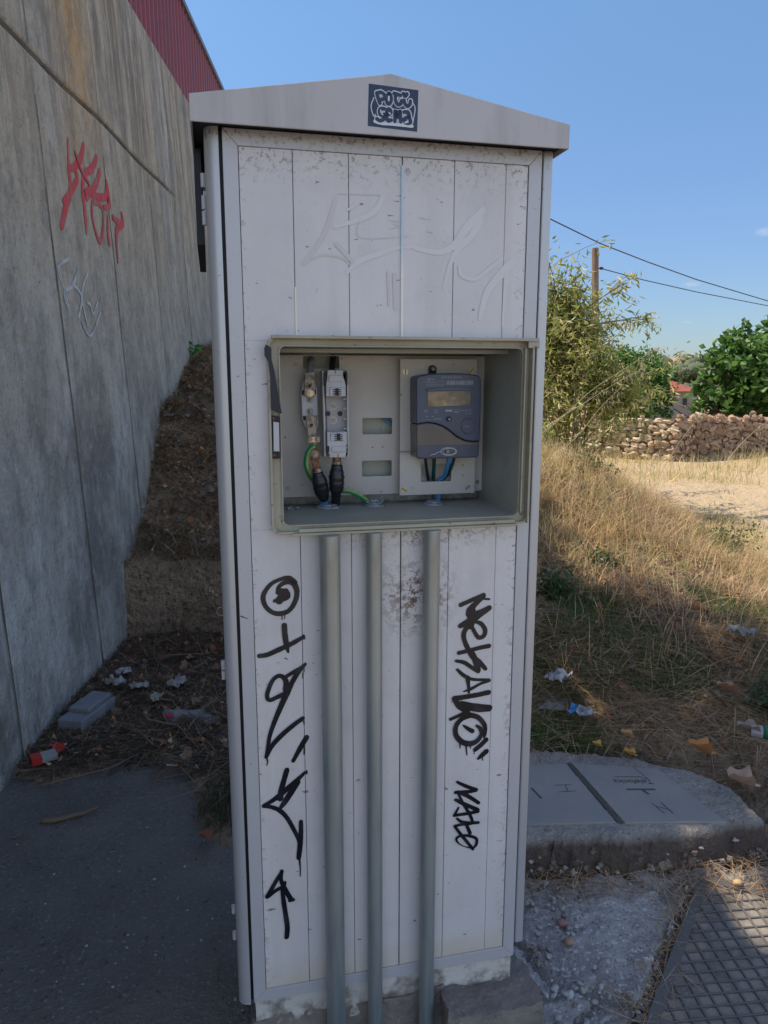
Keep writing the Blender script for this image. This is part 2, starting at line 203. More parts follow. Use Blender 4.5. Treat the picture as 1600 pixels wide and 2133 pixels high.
# ---------------------------------------------------------------- mesh builder
class MB:
    def __init__(s): s.v=[]; s.f=[]; s.mi=[]; s.c=None
    def add(s,vs,fs,mi=0):
        o=len(s.v); s.v+= [tuple(v) for v in vs]; s.f+=[tuple(i+o for i in f) for f in fs]; s.mi+=[mi]*len(fs)
    def box(s,x0,x1,y0,y1,z0,z1,mi=0):
        s.add([(x,y,z) for x in (x0,x1) for y in (y0,y1) for z in (z0,z1)],[(0,1,3,2),(4,6,7,5),(0,4,5,1),(2,3,7,6),(0,2,6,4),(1,5,7,3)],mi)
    def prism(s,poly,y0,y1,mi=0,m=None):
        n=len(poly); m=m or (lambda a,b,y:(a,y,b))
        s.add([m(a,b,y0) for a,b in poly]+[m(a,b,y1) for a,b in poly],[tuple(range(n)),tuple(range(2*n-1,n-1,-1))]+[(i,i+n,(i+1)%n+n,(i+1)%n) for i in range(n)],mi)
    def tube(s,pts,r,n=10,mi=0,stripe=None,cap=True):
        P=[Vector(p) for p in pts]; k=len(P); rs=r if isinstance(r,(list,tuple)) else [r]*k
        up=Vector((0,0,1)); t0=(P[1]-P[0]).normalized()
        if abs(t0.dot(up))>.9: up=Vector((1,0,0))
        a=t0.cross(up).normalized(); vs=[]
        for i in range(k):
            t=(P[min(i+1,k-1)]-P[max(i-1,0)]).normalized(); a=(a-t*a.dot(t)).normalized(); b=t.cross(a)
            for j in range(n):
                q=2*math.pi*j/n; vs.append(P[i]+(a*math.cos(q)+b*math.sin(q))*rs[i])
        o=len(s.v); s.v+=[tuple(v) for v in vs]
        for i in range(k-1):
            for j in range(n):
                s.f.append((o+i*n+j,o+i*n+(j+1)%n,o+(i+1)*n+(j+1)%n,o+(i+1)*n+j)); s.mi.append(1 if stripe and j in stripe else mi)
        if cap: s.f+=[tuple(o+j for j in range(n-1,-1,-1)),tuple(o+(k-1)*n+j for j in range(n))]; s.mi+=[mi,mi]
    def disc(s,c,ax,r,h,n=20,mi=0): c=Vector(c); s.tube([c,c+Vector(ax)*h],r,n,mi)
    def ell(s,c,rx,ry,rz,n=12,m=8,mi=0,jit=0,rot=None):
        vs=[(0,0,1)]+[(math.sin(math.pi*i/m)*math.cos(2*math.pi*j/n),math.sin(math.pi*i/m)*math.sin(2*math.pi*j/n),math.cos(math.pi*i/m)) for i in range(1,m) for j in range(n)]+[(0,0,-1)]
        o=random.random()*50; q=[]
        for v in vs:
            V=Vector(v); k=1+jit*noise.noise(V*1.3+Vector((o,o,o))); V=Vector((V.x*rx*k,V.y*ry*k,V.z*rz*k))
            if rot: V=rot@V
            q.append(V+Vector(c))
        fs=[(0,1+j,1+(j+1)%n) for j in range(n)]
        for i in range(m-2):
            for j in range(n): a=1+i*n; fs.append((a+j,a+n+j,a+n+(j+1)%n,a+(j+1)%n))
        L=len(vs)-1; a=1+(m-2)*n; fs+=[(L,a+(j+1)%n,a+j) for j in range(n)]
        s.add(q,fs,mi)
    def ribbon(s,pts,w,map3,smooth=True,mi=0):
        P=[Vector((a,b)) for a,b in pts]; k=len(P); ws=list(w) if isinstance(w,(list,tuple)) else [w]*k
        if len(ws)!=k: ws=[ws[0]+(ws[-1]-ws[0])*i/(k-1) for i in range(k)]
        if smooth and k>2:
            Q=[];wq=[]
            for i in range(k-1):
                p0,p1,p2,p3=P[max(i-1,0)],P[i],P[i+1],P[min(i+2,k-1)]
                for j in range(6):
                    t=j/6; Q.append(.5*((2*p1)+(p2-p0)*t+(2*p0-5*p1+4*p2-p3)*t*t+(3*p1-p0-3*p2+p3)*t**3)); wq.append(ws[i]+(ws[i+1]-ws[i])*t)
            Q.append(P[-1]); wq.append(ws[-1]); P,ws=Q,wq; k=len(P)
        L=[];Rr=[]
        for i in range(k):
            t=(P[min(i+1,k-1)]-P[max(i-1,0)]); t=t.normalized() if t.length>1e-9 else Vector((0,1)); n=Vector((-t.y,t.x)); h=ws[i]/2*(1+.08*noise.noise(Vector((P[i].x*300,P[i].y*300,0))))
            L.append(P[i]+n*h); Rr.append(P[i]-n*h)
        t0=(P[0]-P[1]).normalized(); t1=(P[-1]-P[-2]).normalized()
        def cap(c,t,h,n=6): 
            nn=Vector((-t.y,t.x)); return [c+nn*h*math.cos(math.pi*q/n)+t*h*math.sin(math.pi*q/n) for q in range(1,n)]
        vs=[map3(p.x,p.y) for p in L]+[map3(p.x,p.y) for p in Rr]
        fs=[(i,i+1,k+i+1,k+i) for i in range(k-1)]
        c1=cap(P[-1],t1,ws[-1]/2); o=len(vs); vs+=[map3(p.x,p.y) for p in c1]; fs.append(tuple([k-1]+list(range(o,o+len(c1)))+[2*k-1]))
        c0=cap(P[0],t0,ws[0]/2); o=len(vs); vs+=[map3(p.x,p.y) for p in c0]; fs.append(tuple([k]+list(range(o,o+len(c0)))+[0]))
        s.add(vs,fs,mi)
    def build(s,name,mat,parent=None,origin=(0,0,0),bevel=0,smooth=False,seg=2):
        me=bpy.data.meshes.new(name); o3=Vector(origin)
        me.from_pydata([tuple(Vector(v)-o3) for v in s.v],[],s.f); mats=mat if isinstance(mat,(list,tuple)) else [mat]
        for m in mats: me.materials.append(M[m] if isinstance(m,str) else m)
        if len(mats)>1: me.polygons.foreach_set('material_index',s.mi)
        if smooth: me.polygons.foreach_set('use_smooth',[True]*len(me.polygons))
        ob=bpy.data.objects.new(name,me); col.objects.link(ob)
        if parent is not None: ob.parent=parent
        if bevel:
            b=ob.modifiers.new('bevel','BEVEL'); b.width=bevel; b.segments=seg; b.limit_method='ANGLE'; b.angle_limit=R(35)
        if smooth and bevel==0 and smooth!='all':
            for p in me.polygons: p.use_smooth=True
            try: me.set_sharp_from_angle(angle=R(40))
            except Exception: pass
        me.validate(); me.update()
        return ob
def tag(o,label=None,cat=None,group=None,kind=None):
    if label: o['label']=label
    if cat: o['category']=cat
    if group: o['group']=group
    if kind: o['kind']=kind
    return o
def empty(name,loc,rz=0,parent=None):
    o=bpy.data.objects.new(name,None); col.objects.link(o); o.location=loc; o.rotation_euler=(0,0,rz); o.empty_display_size=.05
    if parent: o.parent=parent
    return o
class CT:   # a thing standing in the cabinet's own frame (u along the front, d inward, z up)
    def __init__(s,name,label,cat,base,group=None):
        s.b=Vector(base); s.o=tag(empty(name,c2w(*base),YAW),label,cat,group)
    def part(s,name,mb,mat,bevel=0,smooth=False,parent=None,label=None,seg=2):
        o=mb.build(name,mat,parent or s.o,s.b,bevel,smooth,seg)
        if label: o['label']=label
        return o
def colattr(me,cols):   # one colour per face
    a=me.color_attributes.new('col','FLOAT_COLOR','CORNER'); tot=np.zeros(len(me.polygons),int); me.polygons.foreach_get('loop_total',tot)
    c=np.repeat(np.asarray(cols,float),tot,axis=0); c=np.hstack([c,np.ones((len(c),1))]); a.data.foreach_set('color',c.ravel())
def text_mesh(name,txt,size,mat,parent,loc,rot,ext=.0002,sx=1,align='CENTER'):
    cu=bpy.data.curves.new(name,'FONT'); cu.body=txt; cu.size=size; cu.extrude=ext; cu.align_x=align; cu.align_y='CENTER'
    tmp=bpy.data.objects.new(name+'_src',cu); me=bpy.data.meshes.new_from_object(tmp); bpy.data.objects.remove(tmp)
    me.materials.append(M[mat]); o=bpy.data.objects.new(name,me); col.objects.link(o); o.parent=parent; o.location=loc; o.rotation_euler=rot; o.scale=(sx,1,1); return o
def sm(x,a,b):
    t=min(1,max(0,(x-a)/(b-a))); return t*t*(3-2*t)
# ================================================================ GROUND
def bank(X,Y):
    n=noise.noise(Vector((X*1.3,Y*1.3,3)))*.06+noise.noise(Vector((X*5,Y*5,1)))*.025+noise.noise(Vector((X*14,Y*14,7)))*.012
    # left part behind the cabinet: litter floor, cut face, steep bank
    yl=Y+.06*noise.noise(Vector((X*3,0,2)))
    hl=.40*sm(yl,3.80,3.90)+.82*sm(yl,3.88,5.15)*min(1,max(0,(yl-3.88)/1.2))**.3 + .42*sm(yl,5.0,6.6)+.45*sm(yl,6.2,10)
    bd=2.30+.16*noise.noise(Vector((X*4,1,5)))-.35*sm(X,-.8,-.45)+.22*sm(-abs(X+.9),-.5,0)
    hl+= -.04+.055*sm(Y,bd-.06,bd+.10)
    nl=n*(.35+.65*sm(Y,3.5,4.2))*sm(Y,bd-.1,bd+.3)
    # right part: grassy bank behind the slab, falling to the dirt yard
    hr=.10+.33*sm(Y,2.3,3.3)+.45*sm(Y,3.0,5.2)
    fall=1-sm(X,.9+.15*noise.noise(Vector((Y,2,2))),3.1)
    fall*=1-sm(Y,5.6,7.6)
    hr=hr*fall
    edge=sm(Y,2.26,2.5)+sm(X,1.15,1.45)*(Y>1.2); edge=min(1,edge)
    hr=hr*edge-.04*(1-edge) + .03*edge*sm(X,1.1,1.4)
    nr=n*edge
    w=sm(X,-.25,.45)
    h=(hl+nl)*(1-w)+(hr+nr)*w
    far=sm(Y,8,13); h=h*(1-far*sm(X,-1,1.5))
    h-=3.2*sm(Y,15,50)*sm(X,-6,2)
    return h
def axis(segs):
    out=[]
    for a,b,s in segs:
        n=max(1,round((b-a)/s)); out+=[a+(b-a)*i/n for i in range(n)]
    return out+[segs[-1][1]]
xs=axis([(-40,-1.72,6),(-1.72,2.6,.028),(2.6,6,.1),(6,16,.5),(16,60,4),(60,400,40)])
ys=axis([(-60,-6,9),(-6,1.2,.6),(1.2,6.2,.028),(6.2,10,.09),(10,20,.4),(20,80,4),(80,900,60)])
def grid(xs,ys,f,mb=None):
    mb=mb or MB(); nx=len(xs); vs=[(x,y,f(x,y)) for y in ys for x in xs]
    mb.add(vs,[(j*nx+i,j*nx+i+1,(j+1)*nx+i+1,(j+1)*nx+i) for j in range(len(ys)-1) for i in range(nx-1)]); return mb
ground=tag(grid(xs,ys,bank).build('ground','soil',smooth='all'),'bare brown soil bank and dirt yard',kind='structure')
# old asphalt pavement on the left, in front of the litter
pv=grid(axis([(-1.9,-.1,.03),(-.1,.2,.1)]),axis([(-.6,.5,.5),(.5,3.1,.03)]),lambda x,y:.0+.004*noise.noise(Vector((x*2,y*2,0)))-.10*sm(y,2.30+.16*noise.noise(Vector((x*4,1,5)))-.35*sm(x,-.8,-.45)+.22*sm(-abs(x+.9),-.5,0)+.05*noise.noise(Vector((x*20,y*20,0))),3.0))
tag(pv.build('pavement','asphalt',smooth='all'),kind='structure')
# rough pebbly concrete on the right of the plinth
_GA,_GB=on_ground(1458,1822,.014),on_ground(1340,2140,.014)
def rough(x,y):
    d=noise.voronoi(Vector((x*2.4+.3*noise.noise(Vector((x*4,y*4,0))),y*2.4+.3*noise.noise(Vector((x*4+9,y*4,0))),0)))[0]
    crack=sm(d[1]-d[0],0,.05)
    h=.016*noise.noise(Vector((x*4,y*4,2)))+.012*noise.noise(Vector((x*14,y*14,4)))+.008*noise.noise(Vector((x*38,y*38,4)))-.032*(1-crack)
    gx=x-(_GA.x+(_GB.x-_GA.x)*((y-_GA.y)/(_GB.y-_GA.y)))
    if gx>-.03 and y<_GA.y+.03: return -.045
    return .006+h
tag(grid(axis([(.0,1.9,.0125)]),axis([(-.6,.8,.2),(.8,1.93,.0125)]),rough).build('concrete_paving','conc',smooth='all'),kind='structure')
# hill far away
hx=axis([(-200,900,12)]); hy=axis([(240,620,12)])
def hillf(x,y): return -6+ (22.5+2.2*noise.noise(Vector((x*.008,y*.008,0)))+.5*noise.noise(Vector((x*.04,y*.04,0))))*sm(y,240,520)
tag(grid(hx,hy,hillf).build('hill','hill',smooth='all'),kind='structure')
# scrub wood on the hillside
mb=MB(); cc=[]
for i in range(1500):
    x=random.uniform(60,420); y=random.uniform(250,470); r=random.uniform(2.0,4.4); z=hillf(x,y)
    if z>9.5+2*noise.noise(Vector((x*.02,3,0))): continue
    n0=len(mb.f); mb.ell((x,y,z+r*.4),r,r,r*.85,7,5,jit=.7); b=random.uniform(.75,1.25); cc+=[(.085*b,.105*b,.055*b)]*(len(mb.f)-n0)
o=mb.build('scrub_woods','bushfar',smooth='all'); colattr(o.data,cc); tag(o,'dark green scrub wood covering the lower hillside','woods',kind='stuff')
# ================================================================ RETAINING WALL
def wx(Y,z): return WA+WM*Y-WB*z
wall=tag(empty('retaining_wall',(wx(3,0),3,0)),'tall stained concrete retaining wall with joints and faded spray tags','wall')
Yt=[-.2,.75,1.62,2.52,3.41,4.28,5.22,6.15,7.1,8.1]; zt=[.0,2.83]
GW=.011
def groove(Y,z):
    d=0
    for g in Yt:
        gy=g+.012*noise.noise(Vector((g*7,z*2.2,1))); 
        d=max(d,1-abs(Y-gy)/GW)
    gz=2.80+.02*noise.noise(Vector((Y*1.5,4,1)))
    if Y<5.95: d=max(d,(1-abs(z-gz)/.016))
    return max(0,d)
def mkys():
    a=set(np.round(np.arange(-.72,8.6,.12),4))
    for g in Yt:
        for e in (-.022,-.011,-.0055,0,.0055,.011,.022): 
            a.add(round(g+e,4))
    return sorted(a)
def mkz():
    a=set(np.round(np.arange(-.15,3.79,.14),4))|{3.78}
    for e in (-.035,-.02,-.012,-.006,0,.006,.012,.02,.035): a.add(round(2.80+e,4))
    return sorted(a)
mb=MB(); wy,wz=mkys(),mkz(); nz=len(wz)
for Y in wy:
    for z in wz:
        # bend the grid so joints wander
        gsh=0
        for g in Yt:
            if abs(Y-g)<.023: gsh=.012*noise.noise(Vector((g*7,z*2.2,1)))
        zsh=.02*noise.noise(Vector((Y*1.5,4,1))) if abs(z-2.80)<.036 else 0
        YY,zz=Y+gsh,z+zsh
        dp=groove(YY,zz)*.035
        mb.v.append((wx(YY,zz)-dp+.006*noise.noise(Vector((YY*1.2,zz*1.2,5))),YY,zz))
ny=len(wy); mb.f=[(i*nz+j,(i+1)*nz+j,(i+1)*nz+j+1,i*nz+j+1) for i in range(ny-1) for j in range(nz-1)]
# top and back
o0=len(mb.v)
for Y in wy: mb.v+= [(wx(Y,3.78)-.28,Y,3.78),(wx(Y,3.78)-.28,Y,-.15)]
mb.f+=[(i*nz+nz-1,(i+1)*nz+nz-1,o0+2*(i+1),o0+2*i) for i in range(ny-1)]+[(o0+2*i,o0+2*(i+1),o0+2*(i+1)+1,o0+2*i+1) for i in range(ny-1)]
e=(ny-1)*nz; mb.f+=[(e,o0+2*(ny-1)+1,o0+2*(ny-1),e+nz-1)]; mb.mi=[0]*len(mb.f)
WO=Vector((wx(3,0),3,0))
ob=mb.build('wall_face','wall',wall,(0,0,0),smooth='all'); ob.location=-WO    # keeps world-scale texture coordinates
mw=lambda Y,z,off=.006:(wx(Y,z)+off+.006*noise.noise(Vector((Y*1.2,z*1.2,5))),Y,z)
def wall_strokes(strokes,mat,name,sc_,ox,oy,rough_=1):
    mb=MB(); k=0
    for pts,w in strokes:
        P=[on_wall(ox+a/sc_,oy+b/sc_) for a,b in pts]
        # width of the stroke on the wall in metres, measured vertically at its first point
        p1=on_wall(ox+pts[0][0]/sc_,oy+pts[0][1]/sc_-5); p0=P[0]; wpp=abs(p1[1]-p0[1])/5
        ww=[q/sc_*wpp*1.6 for q in (w if isinstance(w,(list,tuple)) else [w])]; ww=ww if len(ww)>1 else ww[0]
        off=.0022+.0003*k; k+=1
        mb.ribbon(P,ww,lambda a,b,off=off:mw(a,b,off))
    ob=mb.build(name,mat,wall,WO); return ob
wall_strokes([([(470,960),(475,1150),(488,1320),(455,1440),(425,1570)],(8,26,36,40,34)),([(580,1000),(560,1100),(515,1160),(480,1170)],(22,36,30,24)),
 ([(515,1170),(535,1240),(490,1330),(440,1400)],30),([(668,1090),(640,1170),(590,1205),(572,1300),(590,1500),(598,1620)],(26,34,30,30,34,16)),
 ([(690,1190),(660,1290),(600,1370)],(26,34,30)),([(735,1270),(725,1370),(640,1350)],(20,34,26)),([(640,1400),(640,1520),(690,1680),(715,1560),(705,1440),(650,1400)],(24,18,26,18,22,20)),
 ([(735,1260),(755,1420),(720,1440)],(20,30,20)),([(745,1500),(745,1600),(755,1690)],(12,22,26)),([(838,1480),(845,1550),(805,1610),(815,1820)],(16,34,30,12)),([(780,1510),(835,1560)],26),([(520,1060),(560,1180),(620,1290),(590,1330)],20)],'redspray','spray_tag',3.333,0,0)['label']='faded red spray tag on the concrete'
wall_strokes([([(470,1800),(400,1860),(440,2000),(470,2120)],16),([(540,1850),(500,1980),(440,2030),(470,2150)],16),([(500,1970),(560,2060),(540,2200)],18),([(600,1900),(560,2050),(600,2260)],14),([(670,2100),(640,2180),(620,2120),(600,2100)],14),([(560,2240),(620,2330),(690,2170)],12)],'whitespray','spray_tag',3.333,0,0)['label']='faint white spray tag below the red one'
# dark strips over the groove openings, added so the joints read dark
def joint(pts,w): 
    mb=MB(); mb.ribbon(pts,w,lambda a,b:mw(a,b,.0012)); mb.build('joint_strip','carved',wall,WO)
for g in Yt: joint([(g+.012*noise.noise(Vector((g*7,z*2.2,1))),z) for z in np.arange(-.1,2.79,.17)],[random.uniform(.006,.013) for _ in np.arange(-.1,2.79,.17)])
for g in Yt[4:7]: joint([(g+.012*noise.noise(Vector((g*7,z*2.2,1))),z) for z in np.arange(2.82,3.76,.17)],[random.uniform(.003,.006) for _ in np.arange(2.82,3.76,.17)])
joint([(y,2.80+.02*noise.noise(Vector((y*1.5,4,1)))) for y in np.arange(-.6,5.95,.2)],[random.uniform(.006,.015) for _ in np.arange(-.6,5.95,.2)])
# ================================================================ BUILDING BEHIND THE WALL
bx=lambda Y:-2.70+WM*Y
bld=tag(empty('clad_building',(bx(8),8,0)),'tall building clad in ribbed maroon metal sheet rising behind the concrete wall','building')
BO=Vector((bx(8),8,0)); mb=MB(); Y=.62; yy=[]; 
Y=9.5
while Y<24:
    yy+=[(Y,0),(Y+.13,0),(Y+.15,.028),(Y+.20,.028),(Y+.22,0)]; Y+=.22 if True else .2
vs=[]; 
for (a,d) in yy: vs+=[(bx(a)+d,a,0),(bx(a)+d,a,7.28)]
mb.add(vs,[(2*i,2*i+2,2*i+3,2*i+1) for i in range(len(yy)-1)]); mb.build('cladding','red',bld,BO)
mb=MB(); mb.add([(bx(9.51),9.51,0),(bx(9.51),9.51,7.28),(bx(9.51)-6,9.51,7.28),(bx(9.51)-6,9.51,0),(bx(24),24,0),(bx(24),24,7.28),(bx(24)-6,24,7.28),(bx(24)-6,24,0)],[(0,1,2,3),(4,7,6,5),(3,2,6,7)]); mb.build('end_wall','red',bld,BO)
mb=MB(); mb.add([(bx(9.46)+.06,9.46,7.28),(bx(24)+.06,24.1,7.28),(bx(24)-6,24.1,7.28),(bx(9.46)-6,9.46,7.28),(bx(9.46)+.06,9.46,7.36),(bx(24)+.06,24.1,7.36),(bx(24)-6,24.1,7.36),(bx(9.46)-6,9.46,7.36)],[(0,1,2,3),(7,6,5,4),(0,4,5,1),(3,2,6,7),(0,3,7,4),(1,5,6,2)]); mb.build('roof_edge','redtrim',bld,BO)
# ================================================================ CABINET
cb=CT('meter_cabinet','narrow white metal utility cabinet with gabled top and open meter niche','utility cabinet',(.2535,.16,0))
UL,UR,DB=-.054,.560,.33
ZB,ZT=.170,1.822
# hollow shell
mb=MB(); mb.box(UL+.004,UL+.010,.03,DB,ZB,1.83); mb.box(UR-.012,UR-.004,.012,DB,.20,1.83); mb.box(UL+.004,UR-.004,DB,DB+.006,ZB,1.83)
cb.part('side_panels',mb,'panel')
# left rounded post with the black gap
mb=MB(); pr=[(-.0305,.0)]+[(-.054+.020-.020*math.cos(a),.020-.020*math.sin(a)) for a in [math.pi/2*(1-i/8) for i in range(9)]][0:9]+[(-.054,.045),(-.0305,.045)]
n=len(pr); mb.add([(a,b,ZB-.002) for a,b in pr]+[(a,b,1.823) for a,b in pr],[tuple(range(n)),tuple(range(2*n-1,n-1,-1))]+[(i,(i+1)%n,(i+1)%n+n,i+n) for i in range(n)])
cb.part('corner_post',mb,'column',smooth=True)
mb=MB(); mb.box(.5415,UR,0,.03,.200,1.823); cb.part('corner_post',mb,'column',bevel=.003)
mb=MB(); mb.box(-.0305,-.0245,.010,.04,ZB,1.82); mb.box(.5385,.5415,.008,.04,.17,1.82); cb.part('gap_fill',mb,'black')  # black fill makes the two post gaps read dark
# door frame with mitred corners
mb=MB()
def quad(p,y0,y1): mb.prism(p,y0,y1)
g=.0004
mb.prism([(-.0245,ZB),(0,.196),(0,1.796),(-.0245,ZT)],0,.02); mb.prism([(.5385,ZT),(.514,1.796),(.514,.196),(.5385,ZB)],0,.02)
mb.prism([(-.0245+g,ZT),(0+g,1.796),(.514-g,1.796),(.5385-g,ZT)],0,.02); mb.prism([(-.0245+g,ZB),(.5385-g,ZB),(.514-g,.196),(g,.196)],0,.02)
cb.part('door_frame',mb,'frame',bevel=.0008)
# planked door leaf with the niche opening
U0,U1,Z0,Z1=.050,.520,1.150,1.484
mb=MB(); gaps=[0.0006,.0895,.1848,.2795,.3745,.471,.5134]; gw=[.0005,.0005,.0005,.0011,.0005,.0003,.0005]
for i in range(6):
    a=gaps[i]+gw[i]; b=gaps[i+1]-gw[i+1]
    for (x0,x1,z0,z1) in ((a,b,.1965,Z0),(a,b,Z1,1.7955),(a,min(b,U0),Z0,Z1),(max(a,U1),b,Z0,Z1)):
        if x1-x0>.001: mb.box(x0,x1,.002,.012,z0,z1)
door=cb.part('door_panel',mb,'panel',bevel=.0007,seg=1)
mb=MB(); mb.box(0,.514,.014,.017,.196,Z0); mb.box(0,.514,.014,.017,Z1,1.796); mb.box(0,U0,.014,.017,Z0,Z1); mb.box(U1,.514,.014,.017,Z0,Z1); cb.part('door_backing',mb,'backing')
mb=MB(); mb.box(.2773,.2817,-.0008,.011,1.49,1.782); cb.part('gap_strip',mb,'stripe')
mb=MB(); mb.box(.0888,.0915,.0008,.011,1.49,1.575); cb.part('gap_strip',mb,'strip2')
# canopy
mb=MB(); prof=[(-.0735,1.8155),(.5705,1.8155),(.5705,1.8555),(.2495,1.910),(-.0735,1.8555)]
mb.prism(prof,-.040,-.036); 
mb.prism([(-.0735,1.8555),(.2495,1.910),(.5705,1.8555),(.5705,1.852),(.2495,1.9065),(-.0735,1.852)],-.036,.40)
mb.box(-.0735,-.0705,-.036,.40,1.8155,1.853); mb.box(.5675,.5705,-.036,.40,1.8155,1.853); mb.prism(prof,.40,.403)
can=cb.part('canopy',mb,'canopy',bevel=.0012)
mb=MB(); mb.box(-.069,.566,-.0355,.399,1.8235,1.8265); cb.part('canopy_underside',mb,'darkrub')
# hanging dark flap at the rear left
mb=MB(); mb.prism([(.10,1.655),(.34,1.64),(.36,1.815),(.10,1.815)],-.0725,-.0600,m=lambda a,b,y:(y,a,b)); cb.part('side_flap',mb,'darkrub')
for z0 in (1.735,1.70,1.675,.88,.86,.36,.30):
    mb=MB(); mb.disc((-.0575,.03,z0),(0,0,1),.0042,.022 if z0>1 else .017,8); cb.part('hinge',mb,'frame')
mb=MB(); pts=[(-.0585+.007*math.cos(a),.04,.99+.008*math.sin(a)) for a in np.linspace(0,2*math.pi,15)]; mb.tube(pts,.0014,6); cb.part('padlock_ring',mb,'steel')
# plinth
mb=MB()
def lump(u,d,z,a=.008): 
    v=Vector((u*9,d*9,z*9)); return Vector((u,d,z))+Vector((noise.noise(v),noise.noise(v+Vector((7,0,0))),noise.noise(v+Vector((0,7,0)))))*a+Vector((noise.noise(v*4.5),noise.noise(v*4.5+Vector((7,0,0))),noise.noise(v*4.5+Vector((0,7,0)))))*a*.45
def lumpbox(mb,x0,x1,y0,y1,z0,z1,s=.02,a=.008):
    X=axis([(x0,x1,s)]);Y=axis([(y0,y1,s*1.5)]);Z=axis([(z0,z1,s)])
    def face(A,B,f): 
        n=len(A); mb.add([lump(*f(p,q),a) for q in B for p in A],[(j*n+i,j*n+i+1,(j+1)*n+i+1,(j+1)*n+i) for j in range(len(B)-1) for i in range(n-1)])
    face(X,Z,lambda p,q:(p,y0,q)); face(X,Z,lambda p,q:(p,y1,q)); face(Y,Z,lambda p,q:(x0,p,q)); face(Y,Z,lambda p,q:(x1,p,q)); face(X,Y,lambda p,q:(p,q,z1))
lumpbox(mb,-.022,.536,.006,.30,.09,.168,.02,.004); cb.part('plinth',mb,'plinthw',smooth=True)
# niche: frame ring, lips, lining
def rrect(x0,x1,z0,z1,r,n=6,corners=(1,1,1,1)):
    P=[]
    for k,(cx,cz,a0) in enumerate(((x1-r,z1-r,0),(x0+r,z1-r,90),(x0+r,z0+r,180),(x1-r,z0+r,270))):
        if corners[k]: P+=[(cx+r*math.cos(R(a0+90*i/n)),cz+r*math.sin(R(a0+90*i/n))) for i in range(n+1)]
        else: P+=[[(x1,z1),(x0,z1),(x0,z0),(x1,z0)][k]]*(n+1)
    return P
def ring(mb,A,B,y0,y1):
    n=len(A); vs=[(a,y0,b) for a,b in A]+[(a,y0,b) for a,b in B]+[(a,y1,b) for a,b in A]+[(a,y1,b) for a,b in B]
    fs=[]
    for i in range(n):
        j=(i+1)%n; fs+=[(i,j,n+j,n+i),(2*n+j,2*n+i,3*n+i,3*n+j),(j,i,2*n+i,2*n+j),(n+i,n+j,3*n+j,3*n+i)]
    mb.add(vs,fs)
O1=rrect(.0375,.531,1.1435,1.4915,.018); I1=rrect(.0415,.527,1.1470,1.4875,.015)
I2=rrect(.0595,.5095,1.1585,1.4745,.010)
mb=MB(); ring(mb,O1,I1,-.016,.004); ring(mb,I1,I2,-.004,.004); ring(mb,rrect(.0575,.5115,1.1565,1.4765,.011),I2,-.0085,-.0035)
nf=cb.part('niche_frame',mb,'boxframe')
mb=MB(); mb.box(.045,.534,-.026,-.0155,1.4870,1.4925); mb.box(.515,.537,-.022,-.0155,1.475,1.4925); cb.part('top_rail',mb,'boxframe',bevel=.001)
mb=MB(); mb.box(.072,.505,-.024,-.0155,1.1410,1.1455); mb.box(.085,.500,-.021,-.0165,1.1465,1.1530); mb.box(.046,.075,-.021,-.0165,1.1450,1.1490); cb.part('bottom_rail',mb,'boxframe',bevel=.001)
mb=MB(); mb.box(.511,.5135,-.018,-.0045,1.165,1.474); mb.box(.5245,.5275,-.021,-.0045,1.145,1.484); cb.part('side_rail',mb,'boxframe',bevel=.0006)
mb=MB(); x0,x1,z0,z1=.0590,.5100,1.1580,1.4750
ex=.012
mb.box(x0-.003,x0,.004,.218,z0,z1); mb.box(x1,x1+.003,.004,.218,z0,z1); mb.box(x0-.003,x1+.003,.004,.218,z1,z1+.003); mb.box(x0-.003,x1+.003,.004,.218,z0-.003,z0)
mb.box(x0-.003,x1+.003,.218,.221,z0-.003,z1+.003); cb.part('niche_lining',mb,'niche')
mb=MB()
for (a,b,c) in ((x0,x1,1.4665),): mb.box(a,b,.06,.085,c,z1-.0005)
cb.part('lining_rib',mb,'niche',bevel=.001)
# torn black foam strip and latch on the left edge
mb=MB(); P=[on_face(*p,-.014) for p in zm(540,680,4.74)((62,180),(85,190),(118,215),(120,330),(150,440),(175,600),(222,860),(170,850),(118,820),(108,500),(90,350),(52,290),(48,220))]
mb.prism(P,-.020,-.0165); cb.part('torn_seal',mb,'darkrub')
mb=MB(); P=[on_face(*p,-.01) for p in ((566,865),(583,868),(583,955),(567,955))]; mb.prism(P,-.0135,-.0045); lt=cb.part('latch_plate',mb,'black',bevel=.0005)
mb=MB(); P=[on_face(*p,-.014) for p in ((569,878),(581,880),(582,940),(570,940))]; mb.prism(P,-.0175,-.0137); cb.part('latch_bar',mb,'fuse',bevel=.0006,parent=lt)
for p in ((570,871),(572,948)):
    a,b=on_face(*p,-.014); mb=MB(); mb.disc((a,-.0137,b),(0,-1,0),.003,.003,6); cb.part('latch_nut',mb,'copper',parent=lt)
